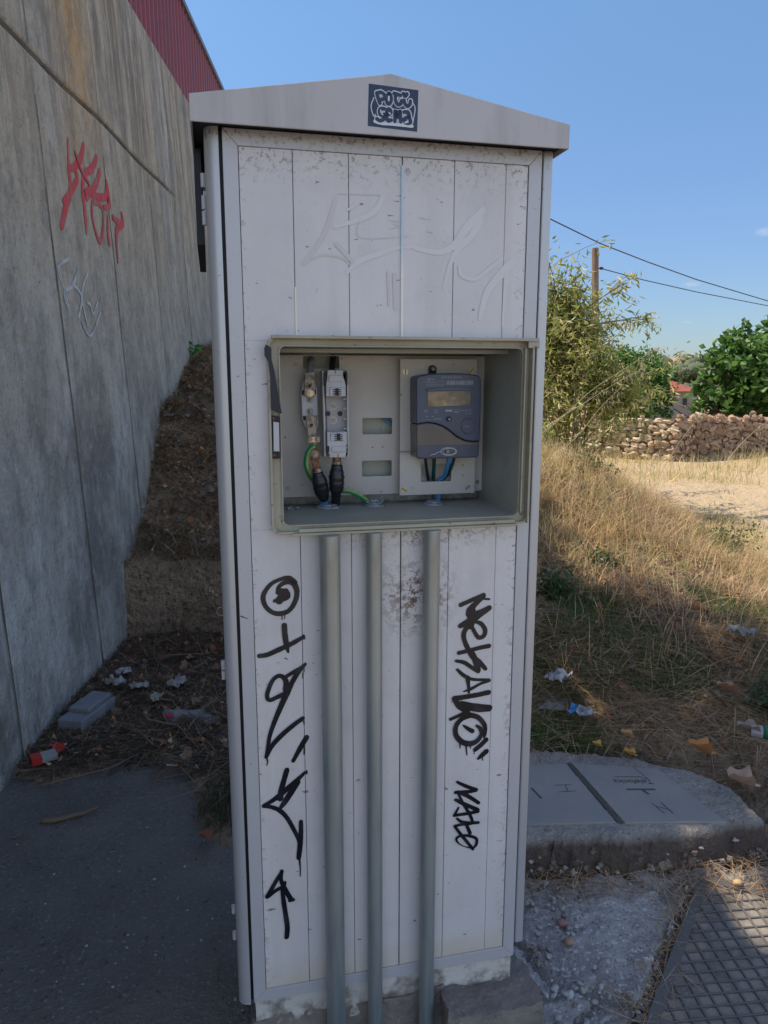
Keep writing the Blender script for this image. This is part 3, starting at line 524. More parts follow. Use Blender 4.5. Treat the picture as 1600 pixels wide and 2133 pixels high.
# mounting board with cut-outs
def plate(mb,x0,x1,z0,z1,y0,y1,holes):
    X=sorted({x0,x1}|{h[0] for h in holes}|{h[1] for h in holes}); Z=sorted({z0,z1}|{h[2] for h in holes}|{h[3] for h in holes})
    inh=lambda a,b: any(h[0]<a<h[1] and h[2]<b<h[3] for h in holes)
    for i in range(len(X)-1):
        for j in range(len(Z)-1):
            if inh((X[i]+X[i+1])/2,(Z[j]+Z[j+1])/2): continue
            mb.add([(X[i],y0,Z[j]),(X[i+1],y0,Z[j]),(X[i+1],y0,Z[j+1]),(X[i],y0,Z[j+1])],[(0,1,2,3)])
    for (a,b,c,d) in [(x0,x1,z0,z1)]+list(holes):
        mb.add([(a,y0,c),(b,y0,c),(b,y0,d),(a,y0,d),(a,y1,c),(b,y1,c),(b,y1,d),(a,y1,d)],[(0,1,5,4),(1,2,6,5),(2,3,7,6),(3,0,4,7)])
    # little corner fillets
    for (a,b,c,d) in holes:
        r=min(.0035,(b-a)/4)
        for (cx,cz,sx,sz) in ((a,c,1,1),(b,c,-1,1),(b,d,-1,-1),(a,d,1,-1)):
            q=[(cx,cz)]+[(cx+sx*r*(1-math.sin(t)),cz+sz*r*(1-math.cos(t))) for t in [math.pi/2*i/4 for i in range(5)]]
            mb.add([(u,y0+.0001,z) for u,z in q],[tuple(range(6))])
def hole(x0,y0,x1,y1,d):
    a=on_face(x0,y0,d); b=on_face(x1,y1,d); return (a[0],b[0],b[1],a[1])
BD=.193
mb=MB(); plate(mb,.076,.516,1.1775,1.4660,BD,BD+.003,[hole(631,741,707,768,BD),hole(755,871,817,904,BD),hole(754,960,816,991,BD)])
brd=cb.part('mounting_board',mb,'board')
def screw(px,py,d,r=.004,name='screw',mat='steel',par=None,slot=True,ct=cb,ang=.9,h=.002):
    u,z=on_face(px,py,d); mb=MB(); mb.disc((u,d,z),(0,-1,0),r,h,14); s=ct.part(name,mb,mat,parent=par)
    return s
for p in ((617,759),(600,1017),(994,1004)): screw(*p,BD,.0042,par=brd)
for p in ((712,747),(629,1010),(776,932),(797,931),(794,1024),(594,911)): screw(*p,BD,.0013,'rivet_hole','black',par=brd,h=.0006)
u,z=on_face(798,893,.215); mb=MB(); mb.disc((u,.2175,z),(0,-1,0),.005,.002,14); cb.part('knockout',mb,'niche')
# sticker on the canopy
stk=None; mb=MB(); q=[on_face(*p,-.04) for p in zm(750,160,11.43)((208,160),(1390,320),(1360,1310),(185,1170))]; mb.prism(q,-.0404,-.0400); stk=cb.part('sticker',mb,'navy',parent=can,label='navy sticker with white bubble letters')
Z4=zm(750,160,11.43); PX=1/11.43*.00088*1.0
def strokes(ct,name,mat,par,zf,S,y,label=None,d=None,k=None,step=.00006):
    mb=MB(); d=y if d is None else d; i=0
    for pts,w in S:
        Q=zf(*pts); P=[on_face(*p,d) for p in Q]
        a=on_face(Q[0][0]-5,Q[0][1],d); b=on_face(Q[0][0]+5,Q[0][1],d); mpp=abs(b[0]-a[0])/10
        ww=[x*k*mpp for x in (w if isinstance(w,(list,tuple)) else [w])]; yy=y-step*i; i+=1
        mb.ribbon(P,ww if len(ww)>1 else ww[0],lambda a,b,yy=yy:(a,yy,b))
    return ct.part(name,mb,mat,parent=par,label=label)
LET=[[(400,380),(430,500),(475,625)],[(400,390),(500,370),(590,440),(570,520),(480,550)],
 [(690,400),(630,500),(650,620),(700,640),(740,560),(730,440),(690,400)],
 [(810,395),(900,420),(960,440)],[(850,420),(850,560),(890,650),(960,650),(990,570)],
 [(1050,560),(1070,640),(1130,700),(1190,650),(1200,580)],[(1030,400),(1075,460),(1120,410)],
 [(580,760),(480,770),(470,870),(530,920),(580,900),(570,1000),(480,1045),(400,1000)],
 [(640,910),(730,860),(710,780),(650,790),(630,950),(670,1050),(740,1030)],
 [(830,1060),(840,800),(890,960),(950,810),(970,1070)],
 [(1050,840),(1150,850),(1180,980),(1200,1090),(1090,1090),(1050,1010),(1140,960)]]
strokes(cb,'sticker_outline','white',stk,Z4,[(p,130) for p in LET]+[([(330,500),(262,700),(320,930),(370,900)],22),([(1240,600),(1310,760),(1260,1060)],22),([(350,1060),(500,1110),(760,1130),(1240,1180)],70)],-.0406,k=1/11.43)
strokes(cb,'sticker_letters','navy',stk,Z4,[(p,84) for p in LET],-.0414,k=1/11.43)
strokes(cb,'sticker_highlights','white',stk,Z4,[([(500,430),(515,460)],34),([(685,470),(685,560)],40),([(900,500),(900,540)],34),([(490,790),(505,860),(545,905)],26),([(690,860),(720,880)],30),([(1080,1090),(1140,1070)],40)],-.0422,k=1/11.43)
# faded tag and ink tags on the door
Za,Zb=zm(380,130,3.616),zm(780,130,3.616)
strokes(cb,'faded_tag','ghost',door,Zb,[([(815,1115),(700,1240),(600,1380),(480,1430),(310,1400)],(44,66,50,36,30)),([(-210,1590),(-120,1500),(40,1440),(160,1400),(300,1390)],(20,44,40,30,20)),([(800,1190),(720,1320),(600,1450),(520,1700)],(50,50,36,18)),([(1050,1490),(960,1590),(850,1730),(795,1930)],(56,60,50,30)),([(1000,1560),(980,1780),(965,1990)],(40,26,14)),([(60,1010),(20,1100),(-80,1170),(-300,1240)],(30,44,40,24)),([(-200,1110),(-120,1060)],20),([(640,1540),(660,1610),(760,1630),(860,1560),(960,1480)],26)],.0012,label='pale ghost of a scrubbed-off tag',k=1/3.616)
strokes(cb,'faded_tag','ghostd',door,Za,[([(1155,1030),(1080,1270),(1000,1400),(915,1515)],(26,34,28,30)),([(940,1500),(1060,1450),(1200,1470),(1260,1520)],(10,16,18,14)),([(1160,1370),(1230,1440),(1280,1500)],34),([(1340,1170),(1340,1320),(1700,1310)],5),([(1170,990),(1500,1000)],5)],.0010,label='grey traces left by a removed tag',k=1/3.616)
strokes(cb,'worn_scratches','ghostd',door,Zb,[([(120,1190),(195,1200)],8),([(120,1250),(190,1240)],8),([(150,1215),(185,1225)],14),([(345,1170),(420,1180)],10),([(400,1270),(440,1280)],12),([(100,1580),(110,1830)],16),([(150,1600),(160,1850)],30)],.0011,k=1/3.616)
R5,R6,R7,R8=zm(480,1150,5.204),zm(480,1540,4.846),zm(860,1180,5.61),zm(860,1540,5.92)
strokes(cb,'marker_tag','ink',door,R5,[([(700,330),(640,280),(560,290),(450,340),(375,430),(355,510),(390,600),(470,660),(560,665),(640,630),(700,540),(722,440),(700,360),(650,325),(580,335),(525,380),(515,440)],(60,50,42,44,52,54,52,50,58,52,56,58,66,60,50,44,50)),
 ([(540,430),(600,440),(610,480),(560,500)],80),([(560,480),(530,525)],90),([(500,520),(480,530)],40),([(600,420),(620,450)],60),
 ([(560,690),(560,730)],12),([(590,690),(588,722)],10),([(585,795),(592,900),(610,1010),(627,1085)],(62,62,58,24)),([(315,1125),(400,1113),(520,1060),(650,1000),(775,930)],(52,54,58,56,46)),([(795,905),(800,935)],28),([(590,1148),(620,1162)],8),
 ([(812,1215),(740,1290),(665,1420),(610,1530),(540,1690),(470,1860),(425,2000),(402,2140),(385,2225)],(34,60,56,76,60,52,46,40,34)),([(790,1235),(700,1290),(610,1345)],(30,44,40)),([(600,1490),(600,1390),(540,1340),(470,1375),(420,1470),(398,1560),(425,1605),(500,1575),(590,1530)],(64,58,48,46,50,48,44,50,50)),
 ([(785,1310),(785,1365)],12),([(800,1260),(800,1300)],8),([(785,1800),(690,1870),(560,1980),(450,2100),(395,2215)],(46,52,56,52,36)),([(790,1830),(800,1865)],12)],.0008,label='black marker tag running down the left of the door',k=1/5.204)
strokes(cb,'marker_tag','ink',door,R6,[([(368,190),(376,230),(366,262)],(20,14,10)),([(770,-20),(705,90),(635,218)],(54,54,40)),([(746,60),(743,150)],12),
 ([(570,312),(545,400),(512,520),(505,600)],(56,54,60,60)),([(752,335),(670,415),(560,510),(480,580),(400,635),(335,670)],(30,48,56,56,44,36)),([(690,430),(610,540),(545,640),(508,690)],(40,66,60,36)),([(770,318),(772,345)],18),
 ([(335,674),(420,685),(500,720),(570,790),(630,890),(675,980),(700,1050)],(40,44,50,46,44,40,40)),([(712,830),(712,940),(705,1050),(690,1195)],(42,48,56,50)),([(696,1200),(705,1290),(705,1380)],(24,14,10)),
 ([(520,1335),(450,1450),(372,1590)],(38,44,44)),([(380,1590),(460,1525),(530,1490)],(36,40,40)),([(518,1330),(512,1420),(555,1520),(610,1610)],(40,40,52,52)),([(600,1625),(635,1618)],38),([(552,1440),(552,1465)],26),([(520,1500),(540,1650),(560,1780),(575,1900),(568,1995)],(34,48,50,52,50))],.0008,label='black marker arrows below the first tag',k=1/4.846)
strokes(cb,'marker_tag','ink',door,R7,[([(560,450),(700,388),(828,335)],(52,50,56)),([(830,378),(895,382)],24),([(830,345),(740,430),(670,505),(655,560)],(50,62,78,70)),([(895,483),(820,530),(740,575),(660,640),(555,695)],(60,76,110,80,54)),([(700,510),(690,600),(670,690)],(70,110,90)),
 ([(690,700),(725,770),(770,830),(830,810),(845,740),(800,670),(735,645)],(44,46,52,50,54,50,40)),([(640,700),(600,770),(600,850),(640,950),(700,1050),(780,1120),(850,1195)],(60,56,54,56,64,60,46)),([(890,928),(780,950),(650,985),(540,1010)],(52,48,44,48)),([(700,1020),(740,1120),(765,1215)],(60,72,60)),([(505,1103),(600,1122),(690,1180),(765,1225)],(32,48,46,50)),
 ([(520,1205),(600,1275),(700,1318),(885,1322)],(32,46,36,30)),([(890,1330),(790,1370),(680,1430),(590,1462)],(44,30,36,10)),([(640,1300),(652,1400),(655,1470)],(56,36,28)),([(885,1470),(750,1500),(600,1525),(490,1545)],(58,54,54,70)),([(480,1540),(540,1630),(620,1680)],(50,70,60)),([(560,1600),(750,1640),(895,1650)],(60,80,70)),([(620,1660),(760,1675),(890,1665)],(30,50,60)),
 ([(440,1785),(530,1745),(640,1700)],(36,40,60)),([(680,1735),(570,1780),(502,1870),(505,1970),(570,2045),(660,2070),(745,2040),(800,1960),(785,1890),(745,1860)],(60,56,56,58,64,66,56,46,46,30)),([(650,1730),(760,1760),(835,1850),(840,1940),(830,2000)],(64,56,54,50,20)),([(590,1855),(640,1890),(695,1922)],(20,44,52)),([(550,2060),(552,2120)],(16,10))],.0008,label='black marker word running down the right of the door',k=1/5.61)
strokes(cb,'marker_tag','ink',door,R8,[([(655,30),(660,110),(668,195)],(30,20,14)),([(575,40),(584,105)],12),([(712,40),(712,108)],14),([(905,5),(840,70),(770,128)],(58,58,56)),([(755,150),(758,182)],10),([(908,148),(860,190),(805,240)],(60,62,30)),([(860,230),(862,258)],12),
 ([(550,527),(650,575),(785,622)],(34,46,44)),([(780,632),(650,650),(530,655)],(36,48,44)),([(560,650),(680,700),(810,782)],(46,50,44)),([(530,745),(640,800),(800,868)],(40,50,50)),([(800,885),(700,910),(510,938)],(50,40,36)),([(565,840),(515,930)],(24,34)),([(555,660),(620,790),(700,920),(735,1010)],(24,38,38,38)),([(545,975),(600,1015),(700,1030),(808,1025)],(26,40,42,36)),([(720,1040),(600,1050),(515,1070)],(30,34,34)),([(515,1070),(600,1180),(740,1350)],(34,40,38)),([(665,1060),(705,1155)],(38,42)),([(700,1190),(780,1220),(782,1290),(738,1335),(640,1320),(565,1280),(535,1230),(570,1195),(640,1183),(700,1190)],(36,36,36,24,10,18,30,30,32,36))],.0008,label='small black marker word near the right edge',k=1/5.92)
strokes(cb,'marker_mark','ink',door,R5,[([(115,695),(190,722)],(14,6))],-.0004,d=0,k=1/5.204)
# ================================================================ THINGS IN THE NICHE
# --- meter on its plate
PD=.172
mp=CT('meter_plate','pale square-cornered plate behind the blue meter, brass screw in each corner','mounting plate',(.402,PD+.004,1.18))
mb=MB(); plate(mb,.3200,.4860,1.1765,1.4590,PD,PD+.018,[hole(877,965,940,1002,PD)]); mb.box(.3205,.4855,PD+.0175,PD+.018,1.177,1.4585); 
mb=MB(); plate(mb,.3200,.4860,1.1765,1.4590,PD,PD+.004,[hole(877,967,940,1002,PD)]); pl=mp.part('plate',mb,'plate')
for (x,y) in ((.330,1.190),(.470,1.190),(.330,1.440),(.470,1.440)):
    mb=MB(); mb.disc((x,PD+.0042,y),(0,1,0),.004,BD-PD-.0045,8); mp.part('spacer',mb,'steel')
for p,an in (((844,775),1.5),((981,773),.9),((842,1020),-.6),((974,1015),.7)):
    u,z=on_face(*p,PD); mb=MB(); mb.disc((u,PD,z),(0,-1,0),.0062,.0018,18); s_=mp.part('screw',mb,'brass' if p!=(974,1015) else 'board')
    mb=MB(); c,s=math.cos(an)*.0060,math.sin(an)*.0060; c2,s2=-math.sin(an)*.0008,math.cos(an)*.0008
    mb.prism([(u-c-c2,z-s-s2),(u+c-c2,z+s-s2),(u+c+c2,z+s+s2),(u-c+c2,z-s+s2)],PD-.0022,PD-.0017); mp.part('screw_slot',mb,'black',parent=s_)
MD=.118; Zm=zm(840,740,8.889)
mt=CT('electricity_meter','slate blue electricity meter with mottled golden display','electricity meter',(.40,.17,1.25))
def Pm(*p): return [on_face(*q,MD) for q in Zm(*p)]
cas=Pm((250,440),(262,408),(300,385),(450,352),(600,340),(850,332),(1100,337),(1350,362),(1410,385),(1440,430),(1442,900),(1418,1588),(1300,1598),(1150,1578),(1000,1502),(850,1382),(740,1312),(600,1262),(450,1242),(250,1277))
mb=MB(); mb.prism(cas,MD,PD-.001); mc=mt.part('casing',mb,'meter',bevel=.0025,seg=3)
cov=Pm((250,1285),(450,1250),(600,1270),(740,1321),(850,1392),(1000,1512),(1150,1588),(1300,1608),(1417,1598),(1402,1860),(1370,1895),(300,1925),(255,1895))
mb=MB(); mb.prism(cov,MD+.001,PD-.001); cv=mt.part('terminal_cover',mb,'cover',bevel=.003,seg=3)
mb=MB(); mb.prism(Pm((262,1670),(1395,1655),(1395,1850),(1360,1880),(310,1905),(262,1880)),MD+.0004,MD+.004); mt.part('terminal_band',mb,'meter',bevel=.001,parent=cv,label='darker band of terminals behind the cover')
mb=MB(); mb.prism(Pm((395,630),(600,600),(900,585),(1150,590),(1310,610),(1265,640),(1262,935),(440,965),(435,650)),MD-.0006,MD+.002); dr=mt.part('display_bezel',mb,'meter',bevel=.0004)
mb=MB(); mb.prism(Pm((400,628),(600,598),(900,583),(1150,588),(1312,612),(1245,655),(455,670)),MD-.003,MD-.0005); mt.part('display_hood',mb,'meter',bevel=.0006,parent=dr)
mb=MB(); mb.prism(Pm((455,675),(1245,655),(1235,925),(460,955)),MD-.0011,MD+.001); mt.part('display',mb,'display',parent=dr)
c=Pm((845,1180))[0]; mb=MB(); mb.disc((c[0],MD,c[1]),(0,-1,0),.0052,.003,20); b_=mt.part('button',mb,'darkrub')
c2=Pm((845,1185))[0]; mb=MB(); mb.disc((c2[0],MD-.003,c2[1]),(0,-1,0),.0022,.0006,10); mt.part('painted_glint',mb,'print',parent=b_)  # small pale disc paints a highlight on the button
c=Pm((1200,1310))[0]; mb=MB(); mb.tube([(c[0]+.0155*math.cos(a),MD-.0003,c[1]+.0155*math.sin(a)) for a in np.linspace(0,2*math.pi,33)],.0008,6); po=mt.part('optical_port',mb,'meter')
mb=MB(); mb.disc((c[0],MD,c[1]),(0,-1,0),.0148,.0010,28); mt.part('port_face',mb,'meter',parent=po)
for dx in (-.005,.001): 
    mb=MB(); mb.disc((c[0]+dx,MD-.001,c[1]-.001),(0,-1,0),.0011,.0004,8); mt.part('port_lens',mb,'print',parent=po)
c=Pm((675,245))[0]; mb=MB(); mb.disc((c[0],PD-.002,c[1]-.001),(0,-1,0),.0085,.004,18); mb.box(c[0]-.008,c[0]+.008,PD-.006,PD-.002,c[1]-.014,c[1]-.001); lg=mt.part('hanging_lug',mb,'darkrub',bevel=.0005)
mb=MB(); mb.disc((c[0],PD-.006,c[1]),(0,-1,0),.0040,.003,14); mt.part('screw',mb,'steel',parent=lg)
# print on the meter
fr=(R(90),0,0)
def mtxt(name,t,px,py,size,sx=1):
    u,z=Pm((px,py))[0]; return text_mesh(name,t,size,'print',mc,Vector((u,MD-.0004,z))-mt.b,fr,.0001,sx)
mtxt('serial_text','S/N 04V105343',900,412,.0062,1.05); mtxt('maker_text','ZIV',510,450,.0066,1.5); mtxt('approval_text','CE',420,1035,.0070)
mb=MB(); random.seed(3); x=800
while x<1290:
    w=random.choice((6,9,14)); q=Pm((x,470),(x+w,470),(x+w,545),(x,548)); mb.prism(q,MD-.0004,MD+.0002); x+=w+random.choice((6,8,12))
mt.part('barcode',mb,'print',parent=mc)
mb=MB()
for (a,b,y,h) in ((420,630,498,6),(420,760,535,5),(420,760,568,5),(650,770,480,5),(560,650,1010,5),(560,650,1045,5),(570,650,1070,5),(780,905,1025,34),(925,1040,1010,5),(930,1030,1050,14),(1050,1190,1020,5),(1215,1260,1000,5),(1215,1260,1040,5),(570,700,1170,5),(570,720,1195,5),(420,540,1195,4),(1150,1280,1080,4)):
    mb.prism(Pm((a,y-h/2),(b,y-h/2),(b,y+h/2),(a,y+h/2)),MD-.0004,MD+.0002)
for x in (430,530): mb.prism(Pm((x,1120),(x+30,1140),(x+26,1150),(x-4,1130)),MD-.0004,MD+.0002)
mt.part('printed_lines',mb,'print',parent=mc)
# seal wire
mb=MB(); k=0
for (rx,ry,o) in ((150,75,0),(120,55,8),(140,62,-6)):
    mb.tube([(*(lambda q:(q[0],MD-.0012-.0006*k,q[1]))(Pm((840+rx*math.cos(a)+o,1780+ry*math.sin(a)))[0]),) for a in np.linspace(0,2*math.pi,25)],.00045,5); k+=1
mb.tube([(*(lambda q:(q[0],MD-.0015,q[1]))(Pm(p)[0]),) for p in ((700,1780),(620,1800),(590,1830),(540,1835),(500,1850))],.0006,5); mt.part('seal_wire',mb,'white',parent=cv)
c=Pm((815,1778))[0]; mb=MB(); mb.disc((c[0],MD,c[1]),(0,-1,0),.0036,.0030,14); mt.part('screw',mb,'steel',parent=cv)
mb=MB(); q=Pm((250,1277),(350,1260),(450,1242),(600,1262),(740,1312),(850,1382),(1000,1502),(1150,1578),(1300,1598),(1418,1588)); mb.tube([(a,MD+.0005,b) for a,b in q],.0008,5); mt.part('cover_seam',mb,'black')
# meter leads
def lead(name,label,mat,pts,r,ds,group=None,stripe=None):
    P=[]
    for (p,d) in zip(pts,ds): u,z=on_face(*p,d); P.append(Vector((u,d,z)))
    Q=[]
    for i in range(len(P)-1):
        p0,p1,p2,p3=P[max(i-1,0)],P[i],P[i+1],P[min(i+2,len(P)-1)]
        for j in range(5):
            t=j/5; Q.append(.5*((2*p1)+(p2-p0)*t+(2*p0-5*p1+4*p2-p3)*t*t+(3*p1-p0-3*p2+p3)*t**3))
    Q.append(P[-1]); mb=MB(); mb.tube(Q,r,12,stripe=stripe)
    b=P[-1]; o=mb.build(name,[mat,'yellow'] if stripe else mat,None,b,0,'all'); o.location=c2w(*b); o.rotation_euler=(0,0,YAW); tag(o,label,'wire',group); return o
lead('meter_lead','black lead dropping from the left end of the meter into the plate hole','darkrub',((886,945),(887,965),(890,985),(893,1000)),.0032,(.140,.155,.176,.188))
lead('meter_lead','dark green lead hanging straight under the middle of the meter','dgreen',((905,945),(904,970),(903,1000),(903,1030),(902,1052)),.0040,(.145,.160,.184,.178,.162))
lead('meter_lead','pale blue lead curving under the meter and down to the floor gland','blue',((936,945),(932,972),(926,992),(913,1003),(914,1030),(912,1052)),.0038,(.140,.150,.175,.184,.178,.160))
lead('meter_lead','dark green lead slanting in from the right end of the meter','dgreen',((948,945),(943,965),(935,985),(924,998)),.0034,(.140,.150,.176,.188))
lead('spare_lead','short blue lead crossing the upper cut-out of the board','blue',((795,868),(806,877),(818,886)),.0022,(.2,.205,.205))
lead('spare_lead','small grey ferrule sticking out left of the meter','gland',((833,941),(845,941),(858,941)),.0012,(.165,.165,.165))
# floor glands
def gland(px,py,rx,label,lumpy=False):
    r=dirof(px,py); t=(1.158-CZ)/r.z; P=C0+r*t; u,d=(P-T0).dot(AX),(P-T0).dot(AN)
    g_=CT('cable_gland',label,'cable gland',(u,d,1.158)); mb=MB(); mb.disc((u,d,1.158),(0,0,1),rx,.005,22); mb.disc((u,d,1.1625),(0,0,1),rx*.72,.004,20); g_.part('flange',mb,'gland',bevel=.001)
    if lumpy:
        mb=MB()
        for i in range(16): a=random.random()*6.3; mb.ell((u+rx*.8*math.cos(a)*random.random(),d+rx*.8*math.sin(a)*random.random(),1.167+random.random()*.004),.004,.004,.003,6,4,jit=.8)
        g_.part('putty',mb,'gland')
    return (u,d)
g1=gland(685,1057,.027,'wide grey floor gland under the two taped cables'); g2=gland(782,1054,.021,'crumbling floor gland where the striped earth wire leaves',True); g3=gland(904,1051,.022,'pale floor gland below the meter plate')
mb=MB(); 
for i in range(9): a=random.random()*6.3; mb.ell((.092+.010*math.cos(a),.155+.008*math.sin(a),1.1605),.004,.003,.003,6,4,jit=.9)
d_=CT('debris_lump','little heap of grit on the left of the niche floor','grit',(.092,.155,1.158)); d_.part('grit',mb,'gland')
# --- neutral terminal
N3=zm(600,730,6.275)
nt_=CT('neutral_terminal','slim grey terminal block with rusty bolted metal tongues, left in the niche','terminal block',(.105,.19,1.30))
def Pn(d,*p): return [on_face(*q,d) for q in N3(*p)]
mb=MB(); mb.prism(Pn(.165,(195,400),(225,395),(345,395),(385,500),(395,850),(405,940),(390,1030),(245,1035),(225,1000),(185,900),(170,530)),.165,BD-.0005); nb=nt_.part('block',mb,'fuse',bevel=.002)
mb=MB(); mb.prism(Pn(.158,(185,520),(212,525),(212,585),(187,580)),.1635,.168); mb.prism(Pn(.158,(358,515),(372,520),(372,575),(358,570)),.1635,.168); mb.prism(Pn(.158,(200,860),(235,860),(237,915),(205,910)),.1635,.168); mb.prism(Pn(.158,(372,852),(386,852),(386,905),(374,905)),.1635,.168); nt_.part('slot',mb,'black',parent=nb)
mb=MB(); mb.prism(Pn(.155,(228,290),(345,280),(352,400),(355,590),(335,602),(215,600),(218,400)),.155,.160); t1=nt_.part('upper_tongue',mb,'steel',bevel=.0008)
mb=MB(); mb.prism(Pn(.155,(235,865),(375,860),(380,1000),(370,1100),(378,1240),(330,1250),(310,1210),(262,1110),(250,1000)),.155,.160); t2=nt_.part('lower_tongue',mb,'steel',bevel=.0008)
def bolt(px,py,d,r,par,mat='steel',ct=nt_,hexn=6):
    u,z=on_face(*N3((px,py))[0],d); mb=MB(); mb.disc((u,d,z),(0,-1,0),r,.0018,18); b=ct.part('washer',mb,mat,parent=par); mb=MB(); mb.disc((u,d-.0018,z),(0,-1,0),r*.78,.004,hexn); mb.disc((u,d-.0055,z),(0,-1,0),r*.42,.003,12); ct.part('nut',mb,'brass' if mat=='brass' else 'steel',parent=par)
bolt(290,350,.155,.0085,t1); bolt(290,560,.155,.0072,t1,'brass'); bolt(308,893,.155,.0080,t2); 
for p in ((285,465),(308,975)):
    u,z=on_face(*N3(p)[0],.155); mb=MB(); mb.disc((u,.155,z),(0,-1,0),.0032,.0006,12); nt_.part('hole',mb,'black',parent=t1)
for p in ((285,640),(288,795)):
    u,z=on_face(*N3(p)[0],.165); mb=MB(); mb.disc((u,.165,z),(0,-1,0),.0072,.0012,16); q_=nt_.part('screw_well',mb,'fusedark',parent=nb); mb=MB(); mb.disc((u,.1638,z),(0,-1,0),.0045,.0018,12); nt_.part('screw_head',mb,'steel',parent=nb)
mb=MB(); mb.prism(Pn(.150,(255,1125),(410,1122),(412,1200),(258,1204)),.146,.153); cl=nt_.part('wire_clamp',mb,'brass',bevel=.0008)
bolt(285,1160,.146,.0052,cl); bolt(385,1160,.146,.0052,cl)
lead('service_lead','grey lead stub rising into the top cut-out above the terminal block','gland',((648,748),(647,758),(646,778),(645,790)),.0065,(.205,.185,.165,.160))
lead('service_lead','black lead stub rising into the top cut-out above the fuse carrier','darkrub',((694,742),(693,754),(692,766),(693,776)),.0062,(.210,.200,.185,.160))
# --- fuse carrier
fc=CT('fuse_base','pale grey fuse base with empty centre and two slotted covers','fuse base',(.165,.19,1.26))
def Pf(d,*p): return [on_face(*q,d) for q in N3(*p)]
FD=.140
mb=MB(); mb.prism(Pf(.165,(440,265),(790,265),(800,1395),(475,1395)),.165,BD-.0005); mb.prism(Pf(FD,(445,265),(470,265),(500,1390),(475,1390)),FD,.166); mb.prism(Pf(FD,(770,265),(790,265),(800,1395),(775,1395)),FD,.166); fb=fc.part('base',mb,'fuse',bevel=.0015)
mb=MB(); mb.prism(Pf(FD-.008,(515,255),(720,255),(722,330),(755,440),(757,605),(500,605),(498,450),(515,320)),FD-.008,.165); ct1=fc.part('cover_block',mb,'fuse',bevel=.0015)
mb=MB(); mb.prism(Pf(FD-.008,(510,1065),(770,1060),(775,1280),(750,1400),(545,1402),(515,1290)),FD-.008,.165); ct2=fc.part('cover_block',mb,'fuse',bevel=.0015)
for par,(a,b,c,d,e,f) in ((ct1,(535,715,325,412,490,735)),(ct2,(568,748,1255,1330,555,758))):
    mb=MB(); mb.prism(Pf(FD-.008,(a,c),(b,c),(b,d),(a,d)),FD-.011,FD-.0078); fc.part('cover_boss',mb,'fuse',bevel=.0012,parent=par)
for par,(x0,x1,y0,y1,cx) in ((ct1,(545,738,485,600,640)),(ct2,(558,758,1075,1185,660))):
    mb=MB(); mb.prism(Pf(FD-.008,(x0,y0),(x1,y0),(x1,y1),(x0,y1)),FD-.0105,FD-.0078); w_=fc.part('contact_window',mb,'fuse',bevel=.001,parent=par)
    mb=MB(); mb.prism(Pf(FD-.0105,(cx-22,y0+10),(cx+22,y0+10),(cx+26,y1-8),(cx-22,y1-8)),FD-.0111,FD-.0103)
    for k in range(4): yk=y0+22+k*23; mb.prism(Pf(FD-.0105,(cx-52,yk),(cx+55,yk),(cx+55,yk+12),(cx-52,yk+12)),FD-.0112,FD-.0104)
    fc.part('contact_slots',mb,'black',parent=par)
for (x,y,x2,y2) in ((470,290,498,455),(755,290,778,450),(512,1250,540,1330),(762,1230,778,1260),(765,1275,780,1310),(528,1350,545,1372),(766,1345,780,1365),(617,255,623,305),(650,1350,658,1400)):
    mb=MB(); mb.prism(Pf(FD-.008,(x,y),(x2,y),(x2,y2),(x,y2)),FD-.0088,FD-.0074 if 500<x<700 else .164); fc.part('slot',mb,'black',parent=fb)
mb=MB(); mb.prism(Pf(.158,(495,610),(775,605),(785,1055),(515,1060)),.158,.1655); fc.part('centre_recess',mb,'fusedark',parent=fb)
for p in ((585,730),(590,912)):
    u,z=on_face(*N3(p)[0],.158); mb=MB(); mb.disc((u,.158,z),(0,-1,0),.0078,.0012,16); fc.part('screw_well',mb,'fuse',parent=fb); mb=MB(); mb.disc((u,.1568,z),(0,-1,0),.0052,.0018,12); fc.part('screw_head',mb,'steel',parent=fb)
for p in ((520,825),(680,825)):
    u,z=on_face(*N3(p)[0],.158); mb=MB(); mb.disc((u,.158,z),(0,-1,0),.0052,.0010,14); fc.part('peg_hole',mb,'darkrub',parent=fb)
for y in (635,762,898,1025):
    mb=MB(); mb.prism(Pf(.150,(725,y-16),(775,y-16),(775,y+14),(725,y+14)),.150,.158); fc.part('clip',mb,'fuse',bevel=.0005,parent=fb)
# --- taped cables
def cable(name,label,pts,d,radii,extra):
    P=[Vector((on_face(*N3(p)[0],dd)[0],dd,on_face(*N3(p)[0],dd)[1])) for p,dd in zip(pts,d)]
    base=P[-1]; t=CT(name,label,'cable',tuple(base)); return t,P
def dens(P,rad,k=6):
    Q=[];rr=[]
    for i in range(len(P)-1):
        for j in range(k):
            t=j/k; Q.append(P[i].lerp(P[i+1],t)); rr.append((rad[i]+(rad[i+1]-rad[i])*t)*(1+.05*math.sin((i*k+j)*2.1)))
    return Q+[P[-1]],rr+[rad[-1]]
t,P=cable('taped_cable','bulging black taped cable on the left with blue sheath end and rusty lug',((385,1590),(410,1700),(440,1830),(470,1940),(478,2050)),(.135,.135,.142,.158,.170),None,None)
Q,rr=dens(P[:4],[.0105,.0150,.0155,.0095]); mb=MB(); mb.tube(Q,rr,14); t.part('tape_wrap',mb,'tape',smooth='all')
mb=MB(); mb.tube([P[3]+(P[4]-P[3])*.1,P[4]],.0085,14); t.part('blue_sheath',mb,'blue',smooth=True)
q0=Vector((on_face(*N3((375,1540))[0],.135)[0],.135,on_face(*N3((375,1540))[0],.135)[1])); mb=MB(); mb.tube([q0,P[0]],.0100,14); t.part('ferrule',mb,'steel',smooth=True)
